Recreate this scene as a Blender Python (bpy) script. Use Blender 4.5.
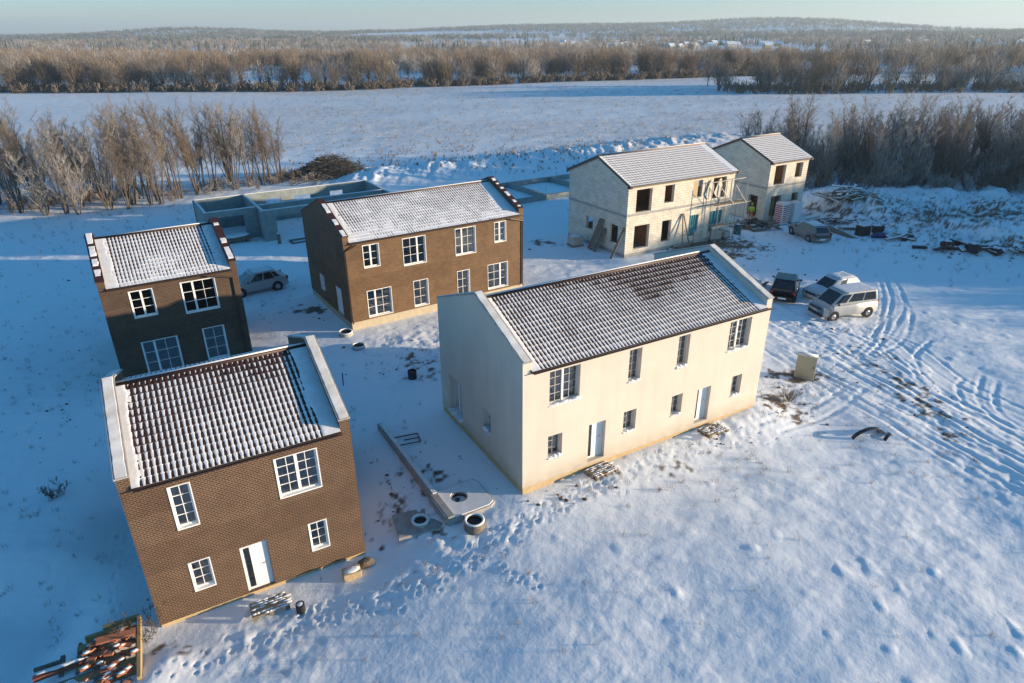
import bpy, bmesh, math, random
import numpy as np
from mathutils import Vector, Matrix
random.seed(7); RNG = np.random.default_rng(7)
R = math.radians
for o in list(bpy.data.objects): bpy.data.objects.remove(o)
SC = bpy.context.scene; COL = SC.collection

# ------------------------------------------------------------ camera, sky, sun, exposure
cam = bpy.data.cameras.new('camera'); camo = bpy.data.objects.new('camera', cam); COL.objects.link(camo)
cam.sensor_width = 36; cam.lens = 660.77 / 1024 * 36; cam.clip_start = .3; cam.clip_end = 20000
camo.matrix_world = Matrix.Translation((0, 0, 17.01)) @ Matrix.Rotation(R(90 - 25.04), 4, 'X') @ Matrix.Rotation(R(-.27), 4, 'Z')
SC.camera = camo
SUN_EL, SUN_AZ = 6.6, -2.0          # azimuth measured from +X towards +Y
w = bpy.data.worlds.new('World'); SC.world = w; w.use_nodes = True
nt = w.node_tree; nt.nodes.clear()
sky = nt.nodes.new('ShaderNodeTexSky'); sky.sky_type = 'NISHITA'; sky.sun_disc = False
sky.sun_elevation = R(SUN_EL); sky.sun_rotation = R(90 - SUN_AZ); sky.altitude = 150
sky.air_density = 1.0; sky.dust_density = 0.3; sky.ozone_density = 3.0
bg = nt.nodes.new('ShaderNodeBackground'); bg.inputs[1].default_value = .085
wo = nt.nodes.new('ShaderNodeOutputWorld')
tint = nt.nodes.new('ShaderNodeMix'); tint.data_type = 'RGBA'; tint.blend_type = 'MULTIPLY'; tint.inputs[0].default_value = 1
tcw = nt.nodes.new('ShaderNodeTexCoord'); sp = nt.nodes.new('ShaderNodeSeparateXYZ'); mrw = nt.nodes.new('ShaderNodeMapRange')
mrw.inputs[1].default_value = .02; mrw.inputs[2].default_value = .3; tm = nt.nodes.new('ShaderNodeMix'); tm.data_type = 'RGBA'
tm.inputs[6].default_value = (1.16, 1.42, 2.12, 1); tm.inputs[7].default_value = (.46, 1.32, 1.58, 1)      # pale haze low down, cold clear blue above
nt.links.new(tcw.outputs['Generated'], sp.inputs[0]); nt.links.new(sp.outputs[2], mrw.inputs[0]); nt.links.new(mrw.outputs[0], tm.inputs[0]); nt.links.new(tm.outputs[2], tint.inputs[7])
nt.links.new(sky.outputs[0], tint.inputs[6]); nt.links.new(tint.outputs[2], bg.inputs[0]); nt.links.new(bg.outputs[0], wo.inputs[0])
sl = bpy.data.lights.new('sun', 'SUN'); sl.energy = 5.0; sl.angle = R(.5); sl.color = (1, .78, .53)
so = bpy.data.objects.new('sun', sl); COL.objects.link(so)
sd = Vector((math.cos(R(SUN_AZ)) * math.cos(R(SUN_EL)), math.sin(R(SUN_AZ)) * math.cos(R(SUN_EL)), math.sin(R(SUN_EL))))
so.rotation_euler = sd.to_track_quat('Z', 'Y').to_euler()
SC.view_settings.view_transform = 'Standard'; SC.view_settings.look = 'None'
SC.view_settings.exposure = 1.06; SC.view_settings.gamma = 1

# ------------------------------------------------------------ materials
def mat(name, c, rough=.7, c2=None, nscale=3., bump=0., bscale=20., metal=0., spec=.4, detail=4):
    m = bpy.data.materials.new(name); m.use_nodes = True; n = m.node_tree; b = n.nodes['Principled BSDF']
    b.inputs['Base Color'].default_value = (*c, 1); b.inputs['Roughness'].default_value = rough
    b.inputs['Metallic'].default_value = metal; b.inputs['Specular IOR Level'].default_value = spec
    tc = n.nodes.new('ShaderNodeTexCoord')
    if c2:
        t = n.nodes.new('ShaderNodeTexNoise'); t.inputs['Scale'].default_value = nscale; t.inputs['Detail'].default_value = detail
        t.inputs['Roughness'].default_value = .65
        r = n.nodes.new('ShaderNodeValToRGB'); r.color_ramp.elements[0].position = .35; r.color_ramp.elements[1].position = .65
        r.color_ramp.elements[0].color = (*c, 1); r.color_ramp.elements[1].color = (*c2, 1)
        n.links.new(tc.outputs['Object'], t.inputs['Vector']); n.links.new(t.outputs[0], r.inputs[0]); n.links.new(r.outputs[0], b.inputs['Base Color'])
    if bump:
        t2 = n.nodes.new('ShaderNodeTexNoise'); t2.inputs['Scale'].default_value = bscale; t2.inputs['Detail'].default_value = 5
        bp = n.nodes.new('ShaderNodeBump'); bp.inputs['Strength'].default_value = bump; bp.inputs['Distance'].default_value = .05
        n.links.new(tc.outputs['Object'], t2.inputs['Vector']); n.links.new(t2.outputs[0], bp.inputs['Height']); n.links.new(bp.outputs[0], b.inputs['Normal'])
    return m

def brick_mat(name, a, b_, mortar, bw, bh, ms, patch=None, bumpd=.004, rough=.8, patchscale=(.35, .9)):
    m = bpy.data.materials.new(name); m.use_nodes = True; n = m.node_tree; L = n.links; b = n.nodes['Principled BSDF']
    uv = n.nodes.new('ShaderNodeUVMap'); uv.uv_map = 'UVMap'
    t = n.nodes.new('ShaderNodeTexBrick'); t.inputs['Scale'].default_value = 1
    t.inputs['Color1'].default_value = (*a, 1); t.inputs['Color2'].default_value = (*b_, 1); t.inputs['Mortar'].default_value = (*mortar, 1)
    t.inputs['Brick Width'].default_value = bw; t.inputs['Row Height'].default_value = bh; t.inputs['Mortar Size'].default_value = ms
    t.inputs['Mortar Smooth'].default_value = .2; t.inputs['Bias'].default_value = -.1
    L.new(uv.outputs[0], t.inputs['Vector'])
    ns = n.nodes.new('ShaderNodeTexNoise'); ns.inputs['Scale'].default_value = 1.6; ns.inputs['Detail'].default_value = 6
    L.new(uv.outputs[0], ns.inputs['Vector'])
    mr = n.nodes.new('ShaderNodeMapRange'); mr.inputs[3].default_value = .86; mr.inputs[4].default_value = 1.14
    mr.inputs[1].default_value = .3; mr.inputs[2].default_value = .7
    L.new(ns.outputs[0], mr.inputs[0])
    mx = n.nodes.new('ShaderNodeMix'); mx.data_type = 'RGBA'; mx.blend_type = 'MULTIPLY'; mx.inputs[0].default_value = 1
    L.new(t.outputs['Color'], mx.inputs[6]); L.new(mr.outputs[0], mx.inputs[7])
    out = mx.outputs[2]
    if patch:   # courses laid from another pallet: big rectangular areas of another tone
        pt = n.nodes.new('ShaderNodeTexBrick'); pt.inputs['Scale'].default_value = 1; pt.inputs['Mortar Size'].default_value = 0
        pt.inputs['Color1'].default_value = (1, 1, 1, 1); pt.inputs['Color2'].default_value = (*patch, 1)
        pt.inputs['Brick Width'].default_value = 1 / patchscale[0]; pt.inputs['Row Height'].default_value = 1 / patchscale[1]
        L.new(uv.outputs[0], pt.inputs['Vector'])
        m2 = n.nodes.new('ShaderNodeMix'); m2.data_type = 'RGBA'; m2.blend_type = 'MULTIPLY'; m2.inputs[0].default_value = 1
        L.new(out, m2.inputs[6]); L.new(pt.outputs['Color'], m2.inputs[7]); out = m2.outputs[2]
    L.new(out, b.inputs['Base Color']); b.inputs['Roughness'].default_value = rough
    bp = n.nodes.new('ShaderNodeBump'); bp.invert = True; bp.inputs['Distance'].default_value = bumpd; bp.inputs['Strength'].default_value = .8
    L.new(t.outputs['Fac'], bp.inputs['Height']); L.new(bp.outputs[0], b.inputs['Normal'])
    return m

def glass_mat(name, tint=(.75, .82, .85)):
    m = bpy.data.materials.new(name); m.use_nodes = True; n = m.node_tree; n.nodes.clear(); L = n.links
    o = n.nodes.new('ShaderNodeOutputMaterial'); g = n.nodes.new('ShaderNodeBsdfGlossy'); g.inputs['Roughness'].default_value = .03
    g.inputs[0].default_value = (.9, .95, 1, 1)
    t = n.nodes.new('ShaderNodeBsdfTransparent'); t.inputs[0].default_value = (*tint, 1)
    f = n.nodes.new('ShaderNodeFresnel'); f.inputs[0].default_value = 1.42
    ma = n.nodes.new('ShaderNodeMath'); ma.operation = 'MULTIPLY_ADD'; ma.inputs[1].default_value = 1.4; ma.inputs[2].default_value = .14; ma.use_clamp = True
    mx = n.nodes.new('ShaderNodeMixShader'); L.new(f.outputs[0], ma.inputs[0]); L.new(ma.outputs[0], mx.inputs[0])
    L.new(t.outputs[0], mx.inputs[1]); L.new(g.outputs[0], mx.inputs[2]); L.new(mx.outputs[0], o.inputs[0]); return m

M = {}
M['snow'] = mat('snow', (.82, .86, .90), .75, (.87, .895, .91), 2, .35, 60, spec=.25)
M['roofsnow'] = mat('roof_snow', (.82, .83, .84), .75, (.70, .71, .73), 3, .3, 40, spec=.25)
M['dirty_snow'] = mat('thin_snow', (.82, .82, .82), .8, (.62, .58, .52), 1.6, .2, 40, detail=8)
M['brickA'] = brick_mat('brown_brick', (.058, .027, .013), (.092, .044, .021), (.20, .135, .085), .17, .070, .014, (.78, .73, .70))
M['brickB'] = brick_mat('dark_brown_brick', (.060, .032, .019), (.095, .050, .028), (.13, .095, .065), .25, .075, .012, (.78, .76, .74))
M['brickC'] = brick_mat('ochre_brown_brick', (.115, .060, .025), (.17, .092, .040), (.20, .13, .07), .25, .075, .010, (.76, .74, .72))
M['block'] = brick_mat('white_blocks', (.70, .645, .53), (.62, .57, .46), (.36, .32, .27), .6, .2, .012, (.95, .94, .92), bumpd=.006)
M['rust_block'] = brick_mat('clay_blocks', (.33, .16, .09), (.45, .24, .14), (.4, .36, .3), .38, .24, .015)
M['plaster'] = mat('cream_plaster', (.665, .60, .505), .9, (.60, .54, .455), .5, .15, 60, detail=7)
M['found_y'] = mat('yellow_foundation', (.46, .33, .17), .9, (.55, .41, .23), 4, .3, 30)
M['found_g'] = mat('pale_foundation', (.45, .38, .27), .9, (.52, .45, .33), 4, .3, 30)
M['concrete'] = mat('concrete', (.30, .29, .27), .9, (.40, .385, .36), 3, .3, 30)
M['conc_blue'] = mat('grey_concrete', (.20, .24, .235), .9, (.29, .325, .315), 2, .25, 20)
M['tile'] = mat('roof_tile', (.030, .016, .013), .5, (.055, .024, .018), 9, .1, 60)
M['tile_red'] = mat('red_tile', (.040, .014, .012), .5, (.065, .022, .018), 9)
M['tile_brown'] = mat('brown_tile', (.17, .105, .07), .6, (.23, .15, .10), 9)
M['pvc'] = mat('white_frame', (.80, .80, .78), .4)
M['frame_grey'] = mat('grey_frame', (.60, .59, .57), .45)
M['metal_dark'] = mat('dark_metal', (.045, .028, .022), .45)
M['black'] = mat('black_plastic', (.015, .016, .02), .5)
M['glass'] = glass_mat('window_glass')
M['door'] = mat('white_door', (.78, .79, .80), .45)
M['interior'] = mat('interior', (.10, .09, .08), .95, (.15, .13, .11), 2)
M['wood'] = mat('pale_wood', (.30, .21, .12), .85, (.40, .29, .17), 6)
M['wood_grey'] = mat('weathered_wood', (.14, .115, .09), .9, (.22, .18, .14), 6)
M['soil'] = mat('soil', (.10, .072, .05), 1, (.17, .13, .10), 3, .6, 12)
M['rubber'] = mat('rubber', (.02, .02, .02), .85)
M['rim'] = mat('rim', (.35, .35, .36), .35, metal=.8)
M['carglass'] = mat('car_glass', (.015, .02, .025), .08, spec=.8)
M['bark'] = mat('bark', (.075, .062, .052), .95, (.12, .10, .082), 4)
M['twig_brown'] = mat('brown_twigs', (.15, .115, .085), .95, (.20, .155, .115), .5)
M['twig_tan'] = mat('tan_twigs', (.24, .19, .14), .95, (.20, .155, .11), .5)
M['twig_grey'] = mat('grey_twigs', (.21, .185, .165), .95, (.27, .235, .205), .5)
M['twig_frost'] = mat('frosted_twigs', (.42, .39, .35), .95, (.52, .49, .45), .5)
M['dgreen'] = mat('dark_spruce', (.035, .05, .038), .95, (.09, .11, .09), .1)
M['teal'] = mat('teal_tarp', (.02, .17, .20), .45, (.03, .24, .27), 3)
M['poly'] = mat('polythene_sheet', (.50, .46, .38), .4, (.6, .56, .48), 2)
M['osb'] = mat('chipboard', (.45, .33, .18), .85, (.52, .40, .24), 6)
M['steel'] = mat('galvanised_steel', (.32, .31, .30), .5, metal=.5)

# ------------------------------------------------------------ objects and tags
def tag(o, label=None, cat=None, group=None, kind=None):
    if label: o['label'] = label
    if cat: o['category'] = cat
    if group: o['group'] = group
    if kind: o['kind'] = kind
    return o
def thing(name, label, cat, loc=(0, 0, 0), rz=0, group=None):
    o = bpy.data.objects.new(name, None); COL.objects.link(o); o.location = loc; o.rotation_euler = (0, 0, rz)
    o.empty_display_size = .3
    return tag(o, label, cat, group)
def copy_tree(o, parent=None):
    c = o.copy(); COL.objects.link(c); c.parent = parent
    for ch in list(o.children): copy_tree(ch, c)
    return c
def np_mesh(name, V, F, mats, midx=None, smooth=False):
    V = np.asarray(V, np.float32); F = np.asarray(F, np.int32)
    me = bpy.data.meshes.new(name); k = F.shape[1]
    me.vertices.add(len(V)); me.vertices.foreach_set('co', V.ravel())
    me.loops.add(F.size); me.loops.foreach_set('vertex_index', F.ravel())
    me.polygons.add(len(F)); me.polygons.foreach_set('loop_start', np.arange(0, F.size, k, dtype=np.int32))
    me.polygons.foreach_set('loop_total', np.full(len(F), k, np.int32))
    if midx is not None: me.polygons.foreach_set('material_index', np.asarray(midx, np.int32))
    if smooth: me.polygons.foreach_set('use_smooth', np.ones(len(F), bool))
    for m in mats: me.materials.append(m)
    me.update(calc_edges=True); return me
def link(name, me, parent=None):
    o = bpy.data.objects.new(name, me); COL.objects.link(o); o.parent = parent; return o

class MB:
    def __init__(s): s.v = []; s.f = []; s.m = []; s.cm = 0
    def add(s, vs, fs):
        b = len(s.v); s.v += [tuple(v) for v in vs]
        for f in fs: s.f.append([b + i for i in f]); s.m.append(s.cm)
        return s
    def quad(s, a, b, c, d): return s.add([a, b, c, d], [(0, 1, 2, 3)])
    def box(s, x0, x1, y0, y1, z0, z1, T=None):
        vs = [Vector(p) for p in ((x0, y0, z0), (x1, y0, z0), (x1, y1, z0), (x0, y1, z0), (x0, y0, z1), (x1, y0, z1), (x1, y1, z1), (x0, y1, z1))]
        if T is not None: vs = [T @ v for v in vs]
        return s.add(vs, [(0, 3, 2, 1), (4, 5, 6, 7), (0, 1, 5, 4), (1, 2, 6, 5), (2, 3, 7, 6), (3, 0, 4, 7)])
    def prism(s, pts, ext):
        ext = Vector(ext); n = len(pts); a = [Vector(p) for p in pts]; b = [p + ext for p in a]
        return s.add(a + b, [tuple(range(n))[::-1], tuple(range(n, 2 * n))] + [(i, (i + 1) % n, n + (i + 1) % n, n + i) for i in range(n)])
    def tube(s, p0, p1, r0, r1=None, n=8, caps=True):
        r1 = r0 if r1 is None else r1
        p0 = Vector(p0); p1 = Vector(p1); d = (p1 - p0).normalized(); u = d.orthogonal().normalized(); v = d.cross(u)
        vs = []
        for p, r in ((p0, r0), (p1, r1)):
            for i in range(n):
                a = 2 * math.pi * i / n; vs.append(p + (u * math.cos(a) + v * math.sin(a)) * r)
        fs = [(i, (i + 1) % n, n + (i + 1) % n, n + i) for i in range(n)]
        if caps: fs += [tuple(range(n))[::-1], tuple(range(n, 2 * n))]
        return s.add(vs, fs)
    def path(s, pts, r, n=8):
        for a, b in zip(pts, pts[1:]): s.tube(a, b, r, r, n)
        return s
    def lathe(s, prof, T=None, n=20):
        vs = []
        for r, z in prof:
            for i in range(n):
                a = 2 * math.pi * i / n; p = Vector((r * math.cos(a), r * math.sin(a), z)); vs.append(T @ p if T is not None else p)
        fs = []
        for k in range(len(prof) - 1):
            for i in range(n): fs.append((k * n + i, k * n + (i + 1) % n, (k + 1) * n + (i + 1) % n, (k + 1) * n + i))
        return s.add(vs, fs)
    def lump(s, c, r, seed=0, n=10, flat=.6, jit=.25):
        rn = random.Random(seed); vs = []; fs = []; c = Vector(c); rows = max(4, n // 2)
        r = r if hasattr(r, '__len__') else (r, r, r * flat)
        for j in range(rows + 1):
            th = math.pi * j / rows
            for i in range(n):
                a = 2 * math.pi * i / n; k = 1 + rn.uniform(-jit, jit)
                vs.append(c + Vector((r[0] * math.sin(th) * math.cos(a) * k, r[1] * math.sin(th) * math.sin(a) * k, r[2] * math.cos(th) * (1 + rn.uniform(-jit, jit) * .5))))
        for j in range(rows):
            for i in range(n): fs.append((j * n + i, (j + 1) * n + i, (j + 1) * n + (i + 1) % n, j * n + (i + 1) % n))
        return s.add(vs, fs)
    def build(s, name, m, parent=None, uv=False, smooth=False, bevel=0):
        me = bpy.data.meshes.new(name); me.from_pydata(s.v, [], s.f)
        for x in (m if isinstance(m, (list, tuple)) else [m]): me.materials.append(x)
        me.polygons.foreach_set('material_index', s.m)
        if smooth: me.polygons.foreach_set('use_smooth', [True] * len(me.polygons))
        me.update()
        if bevel:
            bm = bmesh.new(); bm.from_mesh(me); bmesh.ops.remove_doubles(bm, verts=bm.verts, dist=1e-5)
            es = [e for e in bm.edges if len(e.link_faces) == 2 and e.calc_face_angle(0) > .5]
            bmesh.ops.bevel(bm, geom=es, offset=bevel, segments=2, profile=.6, affect='EDGES', clamp_overlap=True); bm.to_mesh(me); bm.free()
        if uv:
            L = me.uv_layers.new(name='UVMap')
            for p in me.polygons:
                n = p.normal
                for li in p.loop_indices:
                    c = me.vertices[me.loops[li].vertex_index].co
                    if abs(n.z) > .8: L.data[li].uv = (c.x, c.y)
                    else: L.data[li].uv = ((c.y if abs(n.x) > abs(n.y) else c.x), c.z)
        return link(name, me, parent)

# ------------------------------------------------------------ noise and terrain
def _hash(ix, iy, s):
    h = (ix * 374761393 + iy * 668265263 + s * 1442695041) & 0xffffffff
    h = ((h ^ (h >> 13)) * 1274126177) & 0xffffffff
    return ((h ^ (h >> 16)) & 0xffffff) / float(0xffffff)
def vnoise(x, y, s=0):
    x = np.asarray(x, float); y = np.asarray(y, float)
    ix = np.floor(x).astype(np.int64); iy = np.floor(y).astype(np.int64); fx = x - ix; fy = y - iy
    fx = fx * fx * fx * (fx * (fx * 6 - 15) + 10); fy = fy * fy * fy * (fy * (fy * 6 - 15) + 10)
    a = _hash(ix, iy, s); b = _hash(ix + 1, iy, s); c = _hash(ix, iy + 1, s); d = _hash(ix + 1, iy + 1, s)
    return (a + (b - a) * fx) * (1 - fy) + (c + (d - c) * fx) * fy
def fbm(x, y, sc, s=0, oct=4, g=.5):
    t = 0; a = 1; n = 0
    for k in range(oct):
        ca, sa = math.cos(.7 * k + .3), math.sin(.7 * k + .3)
        t = t + a * (vnoise((x * ca - y * sa) / sc + 17.3 * k, (x * sa + y * ca) / sc, s + k) - .5) * 2; n += a; a *= g; sc *= .5
    return t / n
def sst(a, b, x): t = np.clip((x - a) / (b - a), 0, 1); return t * t * (3 - 2 * t)

HOUSES = {  # origin x, y, z, rotation, length, depth
 'A': (-11.58, 15.72, -.70, 29.20, 6.95, 7.74), 'W': (.39, 21.57, .05, 29.59, 13.25, 7.74), 'B': (-20.33, 30.5, .05, 31.93, 6.52, 7.74),
 'C': (-9.89, 37.5, .26, 33.19, 12.77, 7.74), 'D': (9.14, 51.54, .36, 30.88, 11.84, 7.87), 'E': (24.53, 63.46, 0, 30.78, 5.51, 7.87)}
RUTS = []   # (points, half gauge, width, depth)
def seg_dist(x, y, pts):
    best = np.full(x.shape, 1e9)
    for (ax, ay), (bx, by) in zip(pts, pts[1:]):
        dx, dy = bx - ax, by - ay; t = np.clip(((x - ax) * dx + (y - ay) * dy) / (dx * dx + dy * dy + 1e-9), 0, 1)
        best = np.minimum(best, np.hypot(x - ax - t * dx, y - ay - t * dy))
    return best
def smooth_pts(pts, n=4):
    P = [Vector(p) for p in pts]; out = []
    for i in range(len(P) - 1):
        p0 = P[max(i - 1, 0)]; p1 = P[i]; p2 = P[i + 1]; p3 = P[min(i + 2, len(P) - 1)]
        for k in range(n):
            t = k / n; out.append(tuple(.5 * ((2 * p1) + (p2 - p0) * t + (2 * p0 - 5 * p1 + 4 * p2 - p3) * t * t + (3 * p1 - p0 - 3 * p2 + p3) * t ** 3)))
    out.append(tuple(P[-1])); return out
roads = [[(28.22, 53.24), (28.98, 51.36), (28.0, 47.51), (25.98, 42.97), (23.38, 38.64), (21.29, 35.68)],
 [(30.06, 54.62), (29.34, 48.18), (27.44, 42.95), (24.46, 38.63), (21.08, 34.99)], [(28.14, 44.92), (26.92, 41.12), (24.27, 37.09), (21.66, 34.99)],
 [(16.8, 39.53), (19.03, 35.7), (20.04, 30.74), (21.38, 27.69), (22.62, 24.3), (23.46, 21.19)], [(17.2, 37.17), (19.57, 33.07), (21.24, 29.15), (22.63, 25.91), (23.37, 23.19)],
 [(15.8, 35.05), (18.21, 29.17), (20.07, 25.51), (21.35, 22.51)], [(22.49, 37.87), (22.58, 32.43), (23.45, 28.63), (24.18, 25.48)],
 [(21.24, 37.88), (22.01, 35.67), (22.15, 30.72), (24.04, 26.32)], [(25.38, 36.34), (23.56, 34.7), (22.34, 32.2), (22.56, 29.65)],
 [(26.82, 32.15), (25.02, 29.62), (24.73, 27.94), (25.1, 26.75)], [(24.91, 32.17), (24.07, 31.25), (23.17, 29.13)],
 [(11.82, 26.86), (15.67, 29.2), (18.18, 31.31)], [(12.61, 26.42), (16.46, 28.69), (18.72, 30.75)],
 [(-8.65, 28.24), (-7.49, 31.0), (-6.13, 35.01)], [(-8.49, 30.68), (-7.44, 33.1), (-6.64, 35.29)], [(-7.35, 29.21), (-6.22, 31.1), (-4.02, 32.7)],
 [(16, 41), (14.5, 45), (17, 50), (22, 53)], [(18.2, 36), (20.3, 31.7), (21.9, 27.5), (23.2, 23.5)], [(17.4, 33), (19.3, 29.6), (20.9, 26.5), (22.3, 23)],
 [(-17, 45.8), (-12, 48.5), (-5, 52), (4, 57)], [(-17.6, 44.2), (-14, 46), (-10, 48.6)]]
for _q, (dx_, dy_) in ((3, (.9, .3)), (4, (-.8, .2)), (5, (.6, .5)), (7, (.7, -.2)), (3, (1.9, .5)), (4, (1.1, .4)), (7, (1.5, 1.2)), (7, (2.4, .4)), (8, (.5, .6)), (9, (-.5, .5)), (5, (-1.2, 1.5)), (18, (-.6, 0)), (19, (.5, .5)), (0, (.5, .3)), (1, (-.6, .2))): roads.append([(x + dx_ * (1 + .15 * i), y + dy_) for i, (x, y) in enumerate(roads[min(_q, len(roads) - 1)])])
PRINTS = []
def add_prints(path, passes, step=.33, spread=.18, r=(.05, .09), d=(.035, .065)):
    rn = random.Random(len(PRINTS))
    pts = smooth_pts(path, 6)
    for q in range(passes):
        off = rn.uniform(-spread, spread) * (2 if passes > 1 else 0); side = 1; acc = 0
        for a, b in zip(pts, pts[1:]):
            a = Vector(a); b = Vector(b); L = (b - a).length; dr = (b - a) / max(L, 1e-6); nr = Vector((-dr.y, dr.x)); t = -acc % step
            t = (step - acc) if acc else 0
            while t < L:
                p = a + dr * (t + rn.uniform(-.12, .12)) + nr * (off + side * .10 + rn.gauss(0, .09) * min(passes, 2)); PRINTS.append((p.x, p.y, rn.uniform(*r), rn.uniform(*d) * rn.choice([1, 1, .6, .35]))); side = -side; t += step
            acc = (acc + L) % step
add_prints([(-7.46, 15.9), (-6.07, 16.23), (-4.19, 16.88), (-2.56, 17.65), (-1.21, 18.79), (-.11, 19.7), (1.88, 21.04), (3.2, 22.3)], 5, spread=.2)
add_prints([(3.4, 22.0), (5.46, 23.33), (8.07, 25.2), (9.6, 25.6)], 3, spread=.3)
add_prints([(-.53, 17.93), (.24, 17.54), (1.09, 16.93)], 3, spread=.15)
add_prints([(-15.27, 20.26), (-14.75, 18.88), (-14.07, 17.39), (-13.12, 16.27), (-12.36, 15.44)], 1)
add_prints([(-7.5, 15.7), (-9.5, 14.6), (-11.5, 13.8)], 2, spread=.3)
add_prints([(9.6, 25.6), (13, 28), (16, 31), (20, 38), (21, 40)], 3, spread=.4)
add_prints([(24, 39.6), (20, 39), (17, 40.5), (17, 44), (20, 47)], 4, spread=.5)
add_prints([(-8, 36.3), (-5, 36), (-2, 38), (1, 41)], 6, spread=.7)
add_prints([(-3, 35), (-5.4, 32.2), (-6, 28), (-4.5, 24)], 2, spread=.3)
PR = np.array(PRINTS)

def macro(x, y):
    z = -.68 * np.exp(-(((x + 9) / 8.5) ** 2 + ((y - 17) / 5.5) ** 2)) + .28 * sst(30, 46, y) * (1 - sst(56, 64, y))
    z += -.9 * sst(-12.9, -15.5, x) * (1 - sst(16, 19, y)) + .22 * np.exp(-((x + 10.7) / .8) ** 2) * (1 - sst(14.2, 15.4, y)) * sst(8, 12, y)  # mound drawn out as a ridge, left ground dropped, to shade it
    z += -.021 * np.clip(x - 3, 0, 34) * (1 - sst(46, 56, y))  # fall towards the sun, added to brighten the foreground snow
    nearw = 1 - sst(60, 130, y)
    z += .14 * fbm(x, y, 9, 3, 3) * nearw
    # bank of pushed-up soil at the edge of the field
    t = ((x + 24) * 56 + (y - 84) * 34) / (56 ** 2 + 34 ** 2); d = ((x + 24) * -34 + (y - 84) * 56) / math.hypot(56, 34)
    z += np.exp(-(d / 5.0) ** 2) * sst(-.05, .12, t) * (1 - sst(.9, 1.3, t)) * (.7 + .75 * fbm(x * 1.6, y * .6, 3.0, 21, 5, .66))
    # rough spoil heaps on the right
    k = sst(33, 41, x + .25 * (y - 55)) * sst(50.5, 56, y) * (1 - sst(72, 82, y))
    z += k * (.85 + 1.5 * fbm(x, y, 7, 31, 5, .6) + .6 * fbm(x, y, 2.0, 33, 4, .6))
    z += 1.1 * np.exp(-(((x - 34.5) / 3.2) ** 2 + ((y - 68) / 3.5) ** 2))
    k2 = sst(38, 46, x) * sst(38, 44, y) * (1 - sst(50, 54, y)); z += k2 * .3 * fbm(x, y, 5, 37, 4)
    # far field and the hills
    z += sst(110, 260, y) * 1.2 * fbm(x * .6, y, 90, 41, 3)
    hv = fbm(x, y, 900, 51, 4)
    z += -3.5 * sst(300, 560, y) * (1 + .4 * fbm(x, y, 300, 47, 2)) + sst(700, 2600, y) * (10 + 9 * hv)
    ridge = np.exp(-(((x - 350) / 900) ** 2 + ((y - 3300) / 900) ** 2)) * 34 + np.exp(-(((x - 1150) / 420) ** 2 + ((y - 3000) / 600) ** 2)) * 36 + np.exp(-(((x + 1180) / 260) ** 2 + ((y - 2700) / 420) ** 2)) * 24
    z += ridge
    return z
def micro(x, y):
    fade = 1 - sst(75, 200, np.hypot(x, y))
    open_ = .55 + .45 * sst(-2, 6, x) + .4 * sst(-14, -20, x)
    z = (.10 * fbm(x, y * 1.25, 4.2, 5, 4, .48) + (.022 * fbm(x, y, 1.1, 9, 3, .6))) * fade * open_
    z += .05 * np.clip(fbm(x * .8, y * 1.3, 2.0, 7, 3, .6) - .12, 0, 1) * fade * open_
    # wind-drawn drifts run east-west
    z += .05 * np.abs(fbm(x * .35, y * 1.6, 1.5, 13, 3)) * fade
    # lumps of frozen soil under the snow
    c = vnoise(x / .55 + 5, y / .55, 61); z += (.05 + .05 * sst(4, 9, x)) * np.clip(c - .83, 0, 1) * fade * (.3 + sst(-.1, .4, fbm(x, y, 6, 63, 2))) * 2
    z += .030 * fbm(x * .8, y * 1.3, .55, 65, 4, .62) * fade * sst(-.35, .25, fbm(x, y, 4, 67, 3))
    z += .10 * sst(100, 130, y) * (1 - sst(230, 270, y)) * fbm(x * .4, y, 3, 71, 4, .7)
    return z
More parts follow.
